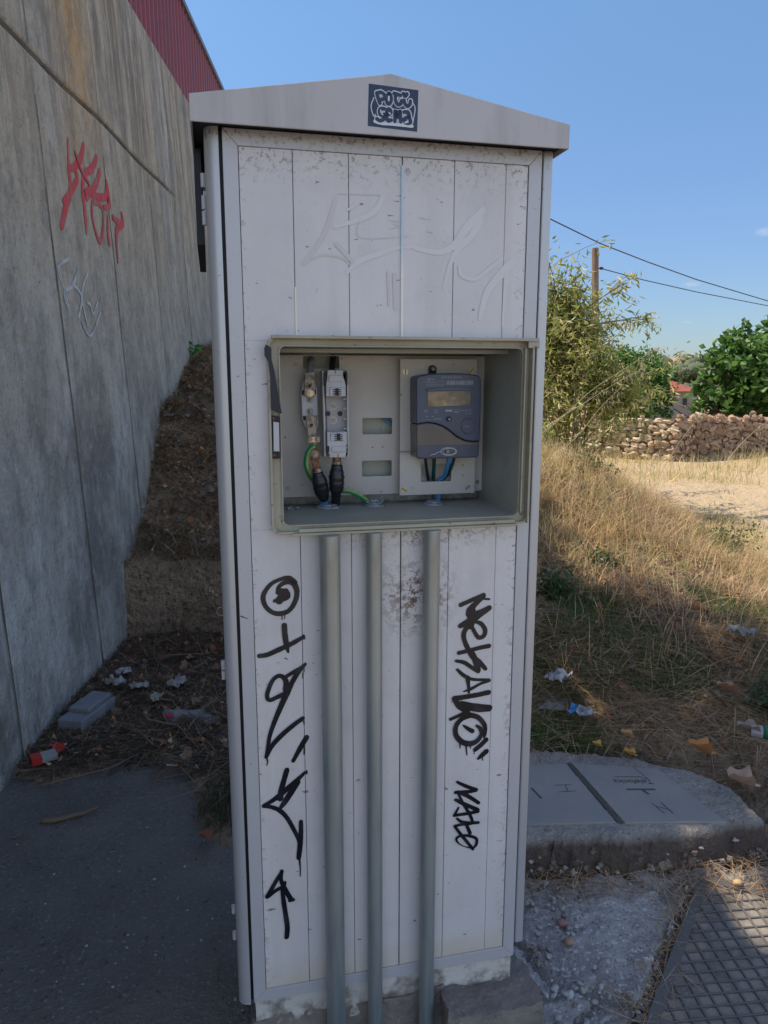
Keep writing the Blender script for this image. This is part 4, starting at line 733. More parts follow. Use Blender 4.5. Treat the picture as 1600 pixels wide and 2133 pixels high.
mb=MB(); mb.prism(Pn(.142,(300,1310),(330,1280),(380,1285),(410,1320),(418,1380),(400,1450),(430,1545),(335,1550),(305,1450),(295,1380)),.139,.146); lg=t.part('lug',mb,'copper',bevel=.001)
bolt(345,1360,.139,.0078,lg,ct=t)
t,P=cable('taped_cable','straight black taped cable under the fuse base',((640,1490),(635,1640),(635,1790),(630,1870),(622,2040)),(.140,.138,.140,.150,.166),None,None)
Q,rr=dens(P,[.0108,.0158,.0150,.0100,.0085]); mb=MB(); mb.tube(Q,rr,14); t.part('tape_wrap',mb,'tape',smooth='all')
q0=Vector((on_face(*N3((637,1400))[0],.142)[0],.142,on_face(*N3((637,1400))[0],.142)[1])); mb=MB(); mb.tube([q0,P[0]],.0085,14); t.part('lug',mb,'copper',smooth=True)
mb=MB(); mb.tube([q0.lerp(P[0],.65),P[0]+Vector((0,0,-.001))],.0100,14); t.part('ferrule',mb,'steel',smooth=True)
lead('earth_wire','green and yellow wire curling from the brass clamp behind the left taped cable','green',((654,928),(643,940),(638,955),(638,972),(645,990),(655,1003)),.0048,(.148,.144,.145,.148,.155,.160),stripe=(2,3,4,5))
lead('earth_wire','green and yellow wire arching from the taped cables to the crumbling gland','green',((712,1022),(728,1024),(746,1031),(762,1042),(774,1056)),.0046,(.160,.160,.160,.163,.166),stripe=(7,8,9,10))
# ================================================================ CONDUITS, PLINTH STEP
for (u,r,lab) in ((.1405,.0190,'thickest galvanised conduit, leftmost of the three pipes down the door'),(.2235,.0152,'middle galvanised conduit of the three pipes down the door'),(.3345,.0158,'right-hand galvanised conduit of the three, beside the marker word')):
    c_=CT('conduit_pipe',lab,'pipe',(u,-.004-r,0),'galvanised conduits below the niche'); mb=MB(); mb.disc((u,-.003-r,-.02),(0,0,1),r,1.1610,28); c_.part('pipe',mb,'pipe',smooth=True)
mb=MB(); mb2=MB(); lumpbox(mb2,-.030,.380,.004,.33,-.03,.122,.012,.012); lumpbox(mb2,.372,.574,-.072,.30,-.03,.112,.012,.018); 
pb=CT('concrete_footing','rough brown concrete footing under the white plinth','footing',(.27,.1,0)); pb.part('block',mb2,'plinth',smooth=True)
# ================================================================ SLAB, CHAMBER COVERS, GRATING
G=lambda px,py,z=.12:on_ground(px,py,z)
ZS=.112
slab=tag(empty('chamber_surround',(0.8,2.1,0)),'broken-edged concrete surround of the two chamber covers','concrete slab'); SO=Vector((.8,2.1,0))
pts=[G(1050,1752,ZS),G(1200,1750,ZS),G(1330,1742,ZS),G(1470,1728,ZS),G(1560,1722,ZS),G(1592,1716,ZS),G(1588,1690,ZS),G(1560,1655,ZS),G(1500,1625,ZS),G(1430,1598,ZS),G(1330,1575,ZS),G(1180,1560,ZS),G(1040,1556,ZS)]
xa=axis([(.28,1.36,.0125)]); ya=axis([(1.80,2.50,.0125)])
poly=[(p.x,p.y) for p in pts]; poly[0]=(.30,poly[0][1]); poly[-1]=(.30,poly[-1][1])
def inside(x,y):
    c=False; j=len(poly)-1
    for i in range(len(poly)):
        a,b=poly[i],poly[j]
        if (a[1]>y)!=(b[1]>y) and x<(b[0]-a[0])*(y-a[1])/(b[1]-a[1])+a[0]: c=not c
        j=i
    return c
def edged(x,y):
    d=9; j=len(poly)-1
    for i in range(len(poly)):
        a,b=Vector(poly[j]),Vector(poly[i]); ab=b-a; t=max(0,min(1,(Vector((x,y))-a).dot(ab)/ab.dot(ab))); d=min(d,(Vector((x,y))-(a+ab*t)).length); j=i
    return d if inside(x,y) else -d
def slabz(x,y):
    e=edged(x,y)+.030*noise.noise(Vector((x*9,y*9,1)))+.013*noise.noise(Vector((x*38,y*38,1)))+.007*noise.noise(Vector((x*80,y*80,1)))
    return -.06+(ZS+.06)*sm(e,-.032,.006)-.012*sm(-e,-.030,-.005)*(1+noise.noise(Vector((x*60,y*60,3))))+.0035*noise.noise(Vector((x*30,y*30,0)))+.003*noise.noise(Vector((x*70,y*70,0)))*(sm(e,.0,.03))
grid(xa,ya,slabz).build('slab',M['slab'],slab,SO,smooth='all')
def cover(name,label,corners,marks,words_=None):
    P=[G(*c,ZS+.006) for c in corners]; cx=sum((p for p in P),Vector())/4
    t=tag(empty(name,(cx.x,cx.y,ZS)),label,'chamber cover'); mb=MB(); mb.prism([(p.x,p.y) for p in P],ZS-.02,ZS+.006,m=lambda a,b,y:(a,b,y)); mb.build('lid',M['cover_c'],t,(cx.x,cx.y,ZS),bevel=.002)
    mb=MB(); i=0
    for m_ in marks:
        Q=[G(*p,ZS+.006) for p in m_[0]]; mb.ribbon([(q.x,q.y) for q in Q],m_[1],lambda a,b,i=i:(a,b,ZS+.0064+.0001*i),smooth=False); i+=1
    mb.build('carved_marks',M['carved'],t,(cx.x,cx.y,ZS)); return t,cx
S7=zm(1080,1400,3.077)
cover('chamber_cover','grey chamber cover half hidden behind the cabinet, marked with an H',((900,1600),(1178,1590),(1283,1712),(900,1722)),[(S7((85,745),(145,808)),.008),(S7((235,725),(335,722)),.003),(S7((262,768),(370,762)),.003),(S7((300,724),(318,766)),.003)])
t,cx=cover('chamber_cover','grey chamber cover with a carved T, beside the leaf litter',((1192,1590),(1370,1600),(1512,1711),(1302,1713)),[(S7((700,752),(870,752)),.010),(S7((790,752),(830,780)),.010),(S7((855,840),(935,905)),.003),(S7((915,838),(990,905)),.004),(S7((880,860),(975,885)),.003),(S7((620,672),(780,672)),.003),(S7((780,672),(835,690)),.003),(S7((740,610),(835,690)),.002)])
p=G(*S7((735,702))[0],ZS+.006); a_=G(*S7((615,702))[0],ZS+.006); b_=G(*S7((860,702))[0],ZS+.006)
text_mesh('cover_word','Telefonica',.036,'carved',t,Vector((p.x,p.y,ZS+.0068))-Vector((cx.x,cx.y,ZS)),(0,0,math.atan2(b_.y-a_.y,b_.x-a_.x)+math.pi),.0002,.85)
# joint of dirt between the covers
mb=MB(); q=[G(*p,ZS) for p in ((1181,1591),(1189,1591),(1297,1716),(1287,1716))]; mb.prism([(v.x,v.y) for v in q],ZS-.01,ZS+.0035,m=lambda a,b,y:(a,b,y)); mb.build('dirt_joint',M['carved'],slab,SO)
# broken rubble at the foot of the surround
random.seed(66); mb=MB(); cc=[]
for i in range(120):
    t_=random.random(); q=Vector(poly[0]).lerp(Vector(poly[5]),t_); r=random.uniform(.003,.011)*(1+(random.random()>.9)); f0=len(mb.f)
    mb.ell((q.x+random.gauss(0,.008),q.y+random.gauss(-.030,.016),random.choice((.012,.02,.035,.06))*random.uniform(.5,1.2)),r,r*.8,r*.7,6,4,jit=1.2); b=random.uniform(.6,1.3); c_=random.choice([(.20,.16,.12),(.30,.28,.25),(.14,.10,.075)]); cc+=[tuple(b*k for k in c_)]*(len(mb.f)-f0)
o=mb.build('rubble','pebble'); colattr(o.data,cc); tag(o,'crumbled concrete rubble along the broken slab edge','rubble',kind='stuff')
# iron checker grating bottom right
gt=tag(empty('iron_manhole_cover',(.95,1.55,0)),'dark iron manhole cover with a raised square lattice, partly sunlit','manhole cover'); GO=Vector((.95,1.55,0))
A_,B_=on_ground(1458,1822,.014),on_ground(1340,2140,.014); ev=(A_-B_).normalized(); C_=on_ground(1610,1862,.014); eu=(C_-A_).normalized(); LU,LV=1.0,(A_-B_).length+.5; O_=A_-ev*LV
fu=lambda a,b,z:tuple(O_+eu*a+ev*b+Vector((0,0,z-.014)))
mb=MB(); mb.add([fu(0,0,-.03),fu(LU,0,-.03),fu(LU,LV,-.03),fu(0,LV,-.03),fu(0,0,.012),fu(LU,0,.012),fu(LU,LV,.012),fu(0,LV,.012)],[(4,5,6,7),(0,1,5,4),(1,2,6,5),(2,3,7,6),(3,0,4,7)]); mb.build('bed','ironbed',gt,GO)
def bar(mb,p,q,w,z0,z1):
    P=Vector(p);Q=Vector(q);t=(Q-P).normalized();n=Vector((-t.y,t.x))*w/2
    c=[P+n,P-n,Q-n,Q+n]; mb.add([fu(v.x,v.y,z0) for v in c]+[fu(v.x,v.y,z1) for v in c],[(4,5,6,7),(0,1,5,4),(1,2,6,5),(2,3,7,6),(3,0,4,7)])
mb=MB(); 
bar(mb,(.0125,0),(.0125,LV),.025,0,.018); bar(mb,(.025,LV-.0125),(LU,LV-.0125),.025,0,.018); mb.build('rim','iron',gt,GO,bevel=.0015)
mb=MB(); s_=.0295; x0=.030; y1=LV-.030
def clipbar(p,dx,dy,w,z):
    # clip an infinite line to the inner rectangle
    ts=[]; 
    t0,t1=-9,9
    for o,d,a,b in ((p[0],dx,x0,LU),(p[1],dy,0,y1)):
        if abs(d)<1e-9: 
            if not a<=o<=b: return
            continue
        u,v=(a-o)/d,(b-o)/d
        if u>v:u,v=v,u
        t0=max(t0,u);t1=min(t1,v)
    if t1-t0>.02: bar(mb,(p[0]+dx*t0,p[1]+dy*t0),(p[0]+dx*t1,p[1]+dy*t1),w,.011,z)
# lattice runs diagonally to the rim: directions measured in the photograph
la=(on_ground(1600,1905,.014)-on_ground(1470,1915,.014)); lb=(on_ground(1600,2080,.014)-on_ground(1450,1850,.014))
def loc2(v): return Vector((v.dot(eu),v.dot(ev)))
M2=Matrix(((eu.x,ev.x),(eu.y,ev.y))).inverted()
def l2(v): return (M2@Vector((v.x,v.y))).normalized()
d1,d2=l2(la),l2(lb)
for (d,zz,sp) in ((d1,.0195,.034),(d2,.0192,.034)):
    n=Vector((-d.y,d.x))
    for k in range(-60,60): clipbar(n*sp*k+Vector((.3,.3)),d.x,d.y,.0050,zz-.003)
mb.build('lattice','iron',gt,GO,bevel=.001,seg=1)
# ================================================================ small scatter helpers
def blades_mesh(name,label,n,place,length,width,cols,lean=.5,seg=3,mat='blade',flat=0.,cat='grass',droop=.4):
    V=np.zeros((n*(seg*2+1),3)); Fc=[]; cc=[]; k=0; c=0
    for i in range(n):
        pl=place()
        if pl is None: continue
        x,y,z=pl; L=random.uniform(*length); w=random.uniform(*width); a=random.random()*6.283; ln=random.uniform(0,lean)+flat
        dx,dy=math.cos(a)*ln,math.sin(a)*ln; sxx,syy=-math.sin(a)*w,math.cos(a)*w
        if random.random()<.5: b_=random.random()*6.28; sxx,syy=math.cos(b_)*w,math.sin(b_)*w
        base=k
        for s in range(seg):
            t=s/seg; h=L*(t*max(.05,1-ln*.55)) - droop*L*t*t*ln*.6; ww=1-t*.75
            V[k]=(x+dx*L*t*(1+t*.5)-sxx*ww,y+dy*L*t*(1+t*.5)-syy*ww,z+h); V[k+1]=(x+dx*L*t*(1+t*.5)+sxx*ww,y+dy*L*t*(1+t*.5)+syy*ww,z+h); k+=2
        t=1; h=L*max(.05,1-ln*.55)-droop*L*ln*.6; V[k]=(x+dx*L*1.5,y+dy*L*1.5,z+h); k+=1
        for s in range(seg-1): Fc.append((base+2*s,base+2*s+1,base+2*s+3,base+2*s+2))
        Fc.append((base+2*(seg-1),base+2*(seg-1)+1,base+2*seg)); q=random.choice(cols); b=random.uniform(.7,1.25); cc+=[(q[0]*b,q[1]*b,q[2]*b)]*seg
    me=bpy.data.meshes.new(name); me.from_pydata(V[:k].tolist(),[],Fc); me.materials.append(M[mat]); colattr(me,cc)
    o=bpy.data.objects.new(name,me); col.objects.link(o); tag(o,label,cat,kind='stuff'); return o
straw=[(.60,.39,.20),(.50,.32,.17),(.68,.50,.28),(.38,.24,.13),(.56,.42,.27),(.27,.17,.10)]
gold=[(.72,.56,.28),(.62,.48,.23),(.42,.38,.14),(.32,.33,.11),(.68,.53,.28)]
greens=[(.09,.17,.04),(.13,.21,.06),(.07,.13,.04),(.20,.23,.08)]
def place_on(x0,x1,y0,y1,dens=None,f=bank):
    def p():
        for _ in range(30):
            x=random.uniform(x0,x1); y=random.uniform(y0,y1)
            if dens is None or random.random()<dens(x,y): return (x,y,f(x,y)+.002)
        return None
    return p
def clump(s,o,t0,t1): return lambda x,y: sm(noise.noise(Vector((x*s,y*s,o))),t0,t1)
vis=lambda x,y: .205*y-.15<x<.56*y+.2      # the part of the bank the cabinet leaves in view
visl=lambda x,y: -.62*y<x<-.185*y
random.seed(21)
D=lambda x,y:(clump(3.2,4,-.3,.25)(x,y)*.85+.15)*vis(x,y)*sm(y,2.55,3.1)
blades_mesh('dry_grass','tangled brown dry grass covering the shaded bank',17000,place_on(.45,2.6,2.5,5.6,D),(.06,.24),(.0011,.0026),straw,1.25,flat=.15)
blades_mesh('golden_grass','golden sunlit grass on the crest of the bank',15000,place_on(.8,3.8,3.4,7.2,lambda x,y:vis(x,y)*(.25+.75*clump(1.3,8,-.2,.2)(x,y))*(1-sm(x-.35*y,.9,1.3))),(.05,.19),(.0014,.0030),gold,1.3)
blades_mesh('straw_thatch','flattened straw lying behind the chamber covers',9000,place_on(.42,2.0,2.28,3.1,lambda x,y:vis(x,y)*(.35+.65*clump(4,2,-.2,.2)(x,y))),(.04,.15),(.0011,.0024),[(.50,.36,.20),(.42,.29,.16),(.58,.44,.28),(.28,.18,.10)],.5,flat=1.1,droop=.05)
blades_mesh('green_grass','short green grass patches at the foot of the bank',13000,place_on(.5,2.6,2.42,3.7,lambda x,y:vis(x,y)*clump(2.6,15,-.25,.15)(x,y)*(1-sm(y,2.9,3.6))),(.025,.075),(.0013,.0028),greens,.9)
blades_mesh('bank_weeds','wiry dead weeds and roots on the dark bank behind the cabinet',16000,place_on(-1.75,.0,3.9,7.2,lambda x,y:visl(x,y)*(.2+.8*clump(4,11,-.2,.2)(x,y))),(.04,.18),(.0012,.0030),[(.38,.26,.16),(.27,.17,.10),(.55,.41,.25),(.15,.16,.06),(.12,.08,.05)],1.1,flat=.45)
blades_mesh('litter_straw','brown plant litter heaped in the corner by the wall',14000,place_on(-1.45,-.15,2.25,3.85,lambda x,y:visl(x,y)*sm(y,2.30+.16*noise.noise(Vector((x*4,1,5)))-.35*sm(x,-.8,-.45)+.22*sm(-abs(x+.9),-.5,0),2.55)*(.2+.8*clump(4,1,-.2,.15)(x,y))),(.03,.12),(.0013,.0034),[(.19,.13,.08),(.10,.07,.05),(.34,.26,.17),(.05,.04,.028)],.5,flat=1.0,droop=.05)
blades_mesh('moss_grass','dull green tuft growing against the cabinet side',1800,place_on(-.62,-.30,1.95,2.6,lambda x,y:sm(-((x+.46)**2+(y-2.25)**2),-.05,0),lambda x,y:.01),(.02,.07),(.001,.002),[(.05,.07,.025),(.08,.08,.035),(.10,.08,.04)],.9)
blades_mesh('yard_grass','pale dry grass at the foot of the stone wall',3200,place_on(1.0,8,9.6,13.5,lambda x,y:(.2+.8*clump(.8,3,-.1,.3)(x,y))*(x<.62*y)),(.10,.34),(.003,.006),gold,.9)
blades_mesh('joint_straw','straw caught along the slab edge',500,place_on(.35,1.3,1.80,1.95,None,lambda x,y:.012),(.03,.12),(.0008,.0016),straw,.4,flat=1.1,droop=.03)
blades_mesh('crevice_straw','bits of straw in the gap beside the iron cover',260,lambda:(lambda t,j:(A_.x+(B_.x-A_.x)*t-.02+j*.03,A_.y+(B_.y-A_.y)*t,.012))(random.random(),random.uniform(-1,1)),(.02,.07),(.0008,.0014),straw,.4,flat=1.1,droop=.03)
# leafy patch plants: ground-cover leaves
def leaves_mesh(name,pts,size,cols,parent=None,origin=(0,0,0),mat='leaf',aspect=.5,updir=None,fold=.25,hang=0.):
    n=len(pts); V=np.zeros((n*4,3)); Fc=[]; cc=[]
    for i,p in enumerate(pts):
        L=random.uniform(*size); d=Vector((random.gauss(0,1),random.gauss(0,1),random.gauss(0,.7)-hang)).normalized()
        s=d.cross(Vector((random.gauss(0,1),random.gauss(0,1),random.gauss(0,1)+1.2))).normalized(); nn=d.cross(s)
        p=Vector(p); m=p+d*L*.45
        V[4*i]=p; V[4*i+1]=m+s*L*aspect*.5+nn*L*fold*.3; V[4*i+2]=p+d*L; V[4*i+3]=m-s*L*aspect*.5+nn*L*fold*.3
        Fc+=[(4*i,4*i+1,4*i+2),(4*i,4*i+2,4*i+3)]; q=random.choice(cols); b=random.uniform(.7,1.3); cc+=[(q[0]*b,q[1]*b,q[2]*b)]*2
    V-=np.array(origin); me=bpy.data.meshes.new(name); me.from_pydata(V.tolist(),[],Fc); me.materials.append(M[mat]); colattr(me,cc)
    o=bpy.data.objects.new(name,me); col.objects.link(o)
    if parent: o.parent=parent
    return o
def branchy(mb,p,d,L,r,depth,tips,spread=.6,grav=0.,k=3):
    P=[Vector(p)]; d=Vector(d).normalized(); n=5
    for i in range(n):
        d=(d+Vector((random.gauss(0,.12),random.gauss(0,.12),random.gauss(0,.08)-grav))).normalized(); P.append(P[-1]+d*L/n)
    mb.tube(P,[r*(1-.5*i/n) for i in range(n+1)],5 if depth>1 else 4,cap=False)
    if depth<=1: tips+=[(q,d) for q in P[1:]]
    if depth>0:
        for j in range(k):
            q=P[random.randint(2,n)]; e=(d+Vector((random.gauss(0,spread),random.gauss(0,spread),random.gauss(0,spread*.6)))).normalized(); branchy(mb,q,e,L*random.uniform(.5,.75),r*.5,depth-1,tips,spread,grav*1.2,k)
def tree(name,label,cat,base,trunks,clouds,nleaf,size,cols,aspect,hang,origin=None,group=None):
    t=tag(empty(name,base),label,cat,group); mb=MB(); tips=[]
    for (d,L,r,dep,k) in trunks: branchy(mb,base,d,L,r,dep,tips,k=k)
    mb.build('trunk','bark',t,base,smooth='all')
    pts=[]
    tot=sum(c[2]*c[3]*c[4] for c in clouds)
    for (cx,cy,rx,ry,rz,cz) in [(c[0],c[1],c[2],c[3],c[4],c[5]) for c in clouds]:
        m=int(nleaf*(rx*ry*rz)/tot)
        ncl=max(6,m//28)
        for j in range(ncl):
            while True:
                v=Vector((random.uniform(-1,1),random.uniform(-1,1),random.uniform(-1,1)))
                if .35<v.length<1.04: break
            c=Vector((cx+v.x*rx,cy+v.y*ry,cz+v.z*rz)); s=random.uniform(.08,.2)*min(rx,rz)
            for q in range(m//ncl): pts.append(c+Vector((random.gauss(0,s),random.gauss(0,s),random.gauss(0,s*.9))))
    leaves_mesh('crown',pts,size,cols,t,base,'leaf',aspect,hang=hang); return t,tips
# willow-like shrub right of the cabinet
random.seed(5)
def P_(px,py,Y): return at_dist(px,py,Y)
def cloud(px,py,rpx,rpy,Y,ry=None):
    p=P_(px,py,Y); s=Y/F; return (p.x,p.y,rpx*s,ry or rpx*s,rpy*s,p.z)
yel=[(.36,.36,.09),(.46,.43,.14),(.27,.31,.08),(.55,.46,.20),(.20,.26,.07)]
Yw=7.6; wb=Vector((1.85,Yw,bank(1.85,Yw)))
t=tag(empty('willow_shrub',wb),'tall yellow-green willow-like shrub with narrow leaves right of the cabinet','shrub'); mb=MB(); tips=[]
for j in range(16):
    px=random.uniform(1090,1230); p=Vector((P_(px,900,Yw).x,Yw+random.uniform(-.5,.5),wb.z)); top=P_(px+random.uniform(-20,40),0,Yw); d=Vector((random.uniform(-.14,.10),random.uniform(-.2,.2),1)); branchy(mb,p,d,random.uniform(1.0,1.75),.014,2,tips,.45,.05,3)
branchy(mb,P_(1235,680,Yw),(1,0,.35),.50,.008,1,tips,.3,.10,3); branchy(mb,P_(1225,640,Yw),(.6,0,.6),.45,.008,1,tips,.3,.10,3)
for q_ in range(5): branchy(mb,P_(random.uniform(1140,1200),700,Yw),(random.uniform(-.1,.35),0,1),.42,.008,1,tips,.35,.03,3)
mb.build('trunk','twig',t,wb,smooth='all')
pts=[]
for (q,d) in tips:
    pxq=(q.x/q.y)*F
    for i in range(5): pts.append(q+Vector((random.gauss(0,.035),random.gauss(0,.035),random.gauss(0,.04))))
pts_c=[]
for cl in (cloud(1170,760,75,130,Yw),cloud(1235,790,60,75,Yw-.2),cloud(1205,700,60,70,Yw),cloud(1280,810,45,50,Yw-.3),cloud(1150,680,45,110,Yw)):
    for j in range(1900):
        v=Vector((random.gauss(0,.5),random.gauss(0,.45),random.gauss(0,.5))); pts_c.append(Vector((cl[0]+v.x*cl[2],cl[1]+v.y*cl[3],cl[5]+v.z*cl[4])))
leaves_mesh('crown',pts+pts_c,(.06,.11),yel,t,wb,'leaf',.24,hang=.7)
# dark green tree and fig tree behind the stone wall
random.seed(9)
gr1=[(.08,.18,.03),(.11,.23,.04),(.055,.13,.02),(.15,.28,.06)]
b=Vector((P_(1330,870,15).x,15,-.2))
tree('laurel_tree','dense dark green rounded tree behind the stone wall, left of the red roof','tree',b,[((0,0,1),1.2,.07,2,4)],[cloud(1312,803,76,70,15),cloud(1336,805,42,52,14.6),cloud(1366,842,38,32,14.7),cloud(1280,770,60,40,15.2),cloud(1300,840,60,40,14.6)],13500,(.07,.13),gr1,.5,.2)
gr2=[(.07,.15,.025),(.10,.20,.04),(.05,.11,.02),(.14,.24,.06)]
b=Vector((P_(1570,880,15.5).x,15.5,-.2))
tree('fig_tree','broad bright green fig tree with big lobed leaves at the right edge','tree',b,[((.1,0,1),1.5,.10,2,4),((-.5,0,1),1.3,.08,2,4)],[cloud(1560,790,100,85,15.5),cloud(1505,820,48,46,15.1),cloud(1610,750,90,75,15.8),cloud(1540,725,45,30,15.5),cloud(1650,820,90,70,15.5)],7500,(.12,.22),gr2,.75,.25)
# leafy street tree behind the retaining wall (it dapples the bank)
random.seed(19)
b=Vector((-3.9,5.2,0)); tree('plane_tree','leafy plane tree standing behind the concrete wall, casting dappled shade on the bank','tree',b,[((0,0,1),5.0,.16,2,6),((.1,-.3,1),4.5,.12,2,5),((0,.3,1),4.5,.12,2,5)],[(-3.8,4.3,1.35,1.1,1.5,5.7),(-3.8,6.3,1.3,1.4,1.15,4.9),(-3.9,5.2,1.2,1.3,1.1,5.4),(-3.2,3.38,1.1,.72,1.7,6.5)],3700,(.13,.24),gr1,.8,.3)
# small far trees near the house
for i,(px,py,rx,ry,Y,lab) in enumerate(((1385,786,20,8,90,'hazy olive tree on the slope just left of the red roof'),(1440,784,24,8,95,'hazy olive tree above the red roof'),(1490,780,30,10,92,'hazy olive tree between the roof and the fig tree'))):
    b=Vector((P_(px,py,Y).x,Y,-3.0)); tree('olive_tree',lab,'tree',b,[((0,0,1),3,.2,1,3)],[cloud(px,py,rx,ry,Y)],1100,(.5,.9),[(.10,.12,.06),(.13,.15,.08),(.08,.10,.05)],.6,.1)
# ================================================================ HOUSE
Yh=55; hb=Vector((20.2+2.2,Yh,-3.0)); hs=tag(empty('red_roof_house',hb),'low rendered house with red clay roof seen between the two green trees','house')
zr=P_(1390,781,Yh).z; ze=P_(1400,815,Yh).z; xl=P_(1340,800,Yh).x; xr=P_(1462,800,Yh).x
mb=MB(); mb.box(xl+.3,xr-.3,Yh,Yh+6,-3.2,ze-.02); wl=mb.build('wall','rend',hs,hb)
mb=MB(); mb.box(P_(1423,830,Yh).x,P_(1431,830,Yh).x,Yh-.05,Yh+.02,P_(0,848,Yh).z,P_(0,830,Yh).z); mb.build('window','black',hs,hb)
mb=MB(); mb.add([(xl,Yh-.4,ze),(xr,Yh-.4,ze),(xr,Yh+6.4,ze),(xl,Yh+6.4,ze),(xl+1.8,Yh+3,zr),(P_(1396,785,Yh).x,Yh+3,zr)],[(0,1,5,4),(1,2,5),(2,3,4,5),(3,0,4),(3,2,1,0)]); rf=mb.build('roof','rooft',hs,hb)
a=P_(1434,786,Yh+4); mb=MB(); mb.box(a.x-.35,a.x+.45,Yh+3.6,Yh+4.3,ze,a.z+.1); mb.build('chimney','rend',rf,(0,0,0))
# ================================================================ STONE WALL
random.seed(31)
def stonewall(name,label,p0,p1,h0,h1,z0,z1,thick,seed,cols,depth=.35):
    random.seed(seed); p0=Vector(p0);p1=Vector(p1); L=(p1-p0).length; t=(p1-p0)/L; n=Vector((t.y,-t.x,0))
    ctr=Vector(((p0.x+p1.x)/2,(p0.y+p1.y)/2,(z0+z1)/2)); root=tag(empty(name,ctr),label,'stone wall'); mb=MB(); cc=[]
    N=int(L/.06)
    mcore=MB(); top=lambda s:(h0+(h1-h0)*s/L)+.10*noise.noise(Vector((s*.9,seed,0)))+.05*noise.noise(Vector((s*4,seed,0)))
    gz=lambda s:z0+(z1-z0)*s/L
    vs=[];k=0
    for i in range(N+1):
        s=L*i/N; c=p0+t*s
        for (o,z) in ((.06,gz(s)-.3),(.06,gz(s)+top(s)-.07),(-depth,gz(s)+top(s)-.07),(-depth,gz(s)-.3)): vs.append((c.x+n.x*(o-.1),c.y+n.y*(o-.1),z))
    mcore.add(vs,[(4*i+a,4*(i+1)+a,4*(i+1)+(a+1)%4,4*i+(a+1)%4) for i in range(N) for a in range(3)]+[(0,1,2,3),(4*N+3,4*N+2,4*N+1,4*N)]); mcore.build('earth_core','mortar',root,ctr)
    s=0
    z=0
    while z<max(h0,h1)+.15:
        s=random.uniform(0,.1); rh=random.uniform(.05,.10)
        while s<L:
            w=random.uniform(.05,.20)
            if z<top(s)-.02+random.uniform(-.04,.04):
                c=p0+t*s+n*random.uniform(-.06,.0); f0=len(mb.f); rot=Matrix.Rotation(math.atan2(t.y,t.x)+random.gauss(0,.15),3,'Z')@Matrix.Rotation(random.gauss(0,.15),3,'Y')
                mb.ell((c.x,c.y,gz(s)+z+random.gauss(0,.02)),w*.60,.055,rh*random.uniform(.52,.72),7,5,jit=.8,rot=rot); q=random.choice(cols); b=random.uniform(.8,1.2); cc+=[(q[0]*b,q[1]*b,q[2]*b)]*(len(mb.f)-f0)
            s+=w
        z+=rh
    o=mb.build('stones','stonewall',root,ctr); colattr(o.data,cc); return root
sc_=[(.48,.38,.25),(.42,.32,.20),(.54,.44,.30),(.36,.27,.17)]
cA=P_(1395,965,12.6)
stonewall('field_stone_wall','sunlit tumbled dry stone wall below the green trees',(.6,15.3,0),(P_(1405,900,12.6).x,12.6,0),.90,.84,.0,-.08,.3,4,sc_)
stonewall('field_stone_wall','shaded brown end of the stone wall turning away at the right edge',(P_(1405,900,12.6).x+.02,12.6,0),(P_(1405,900,12.6).x+3.4,14.4,0),.90,.93,-.10,-.25,.3,8,[(.34,.22,.14),(.28,.18,.11),(.40,.27,.18)])  # darker brown stone palette paints this end's shade into the colour
# ================================================================ POLE AND WIRES
Yp=25; pb_=P_(1236,900,Yp); pt=P_(1240,517,Yp); pr_=6.6*Yp/F
pole=tag(empty('utility_pole',(pb_.x,Yp,-1.5)),'weathered wooden utility pole rising above the willow-like shrub','utility pole'); mb=MB(); mb.tube([(pb_.x-.15,Yp,-1.5),(pb_.x,Yp,1),(pt.x,Yp,pt.z)],[pr_*1.15,pr_*1.08,pr_],14); mb.build('shaft','pole',pole,(pb_.x,Yp,-1.5),smooth=True)
a=P_(1253,559,Yp); mb=MB(); mb.tube([(pt.x+.05,Yp,a.z),(a.x,Yp,a.z)],.02,6); mb.ell((a.x,Yp,a.z),.07,.05,.05,8,6); mb.build('insulator','wire',pole,(pb_.x,Yp,-1.5))
def wire(label,px,r):
    P=[P_(*p) for p in px]; Q=[]
    for i in range(len(P)-1):
        for j in range(8): t=j/8; Q.append(P[i].lerp(P[i+1],t))
    Q.append(P[-1]); mb=MB(); mb.tube(Q,r,6); b=Q[0]; o=mb.build('overhead_wire','wire',None,b,smooth='all'); o.location=b; tag(o,label,'cable'); return o
wire('upper overhead wire sloping down to the right across the sky',((1000,385,20),(1150,458,22),(1250,507,24),(1350,546,26),(1450,582,28),(1600,627,31),(1800,683,36)),.018)
wire('lower overhead wire running from the pole to the right',((1255,560,25),(1340,583,26.5),(1450,608,28.5),(1600,637,31.5),(1800,672,36)),.016)
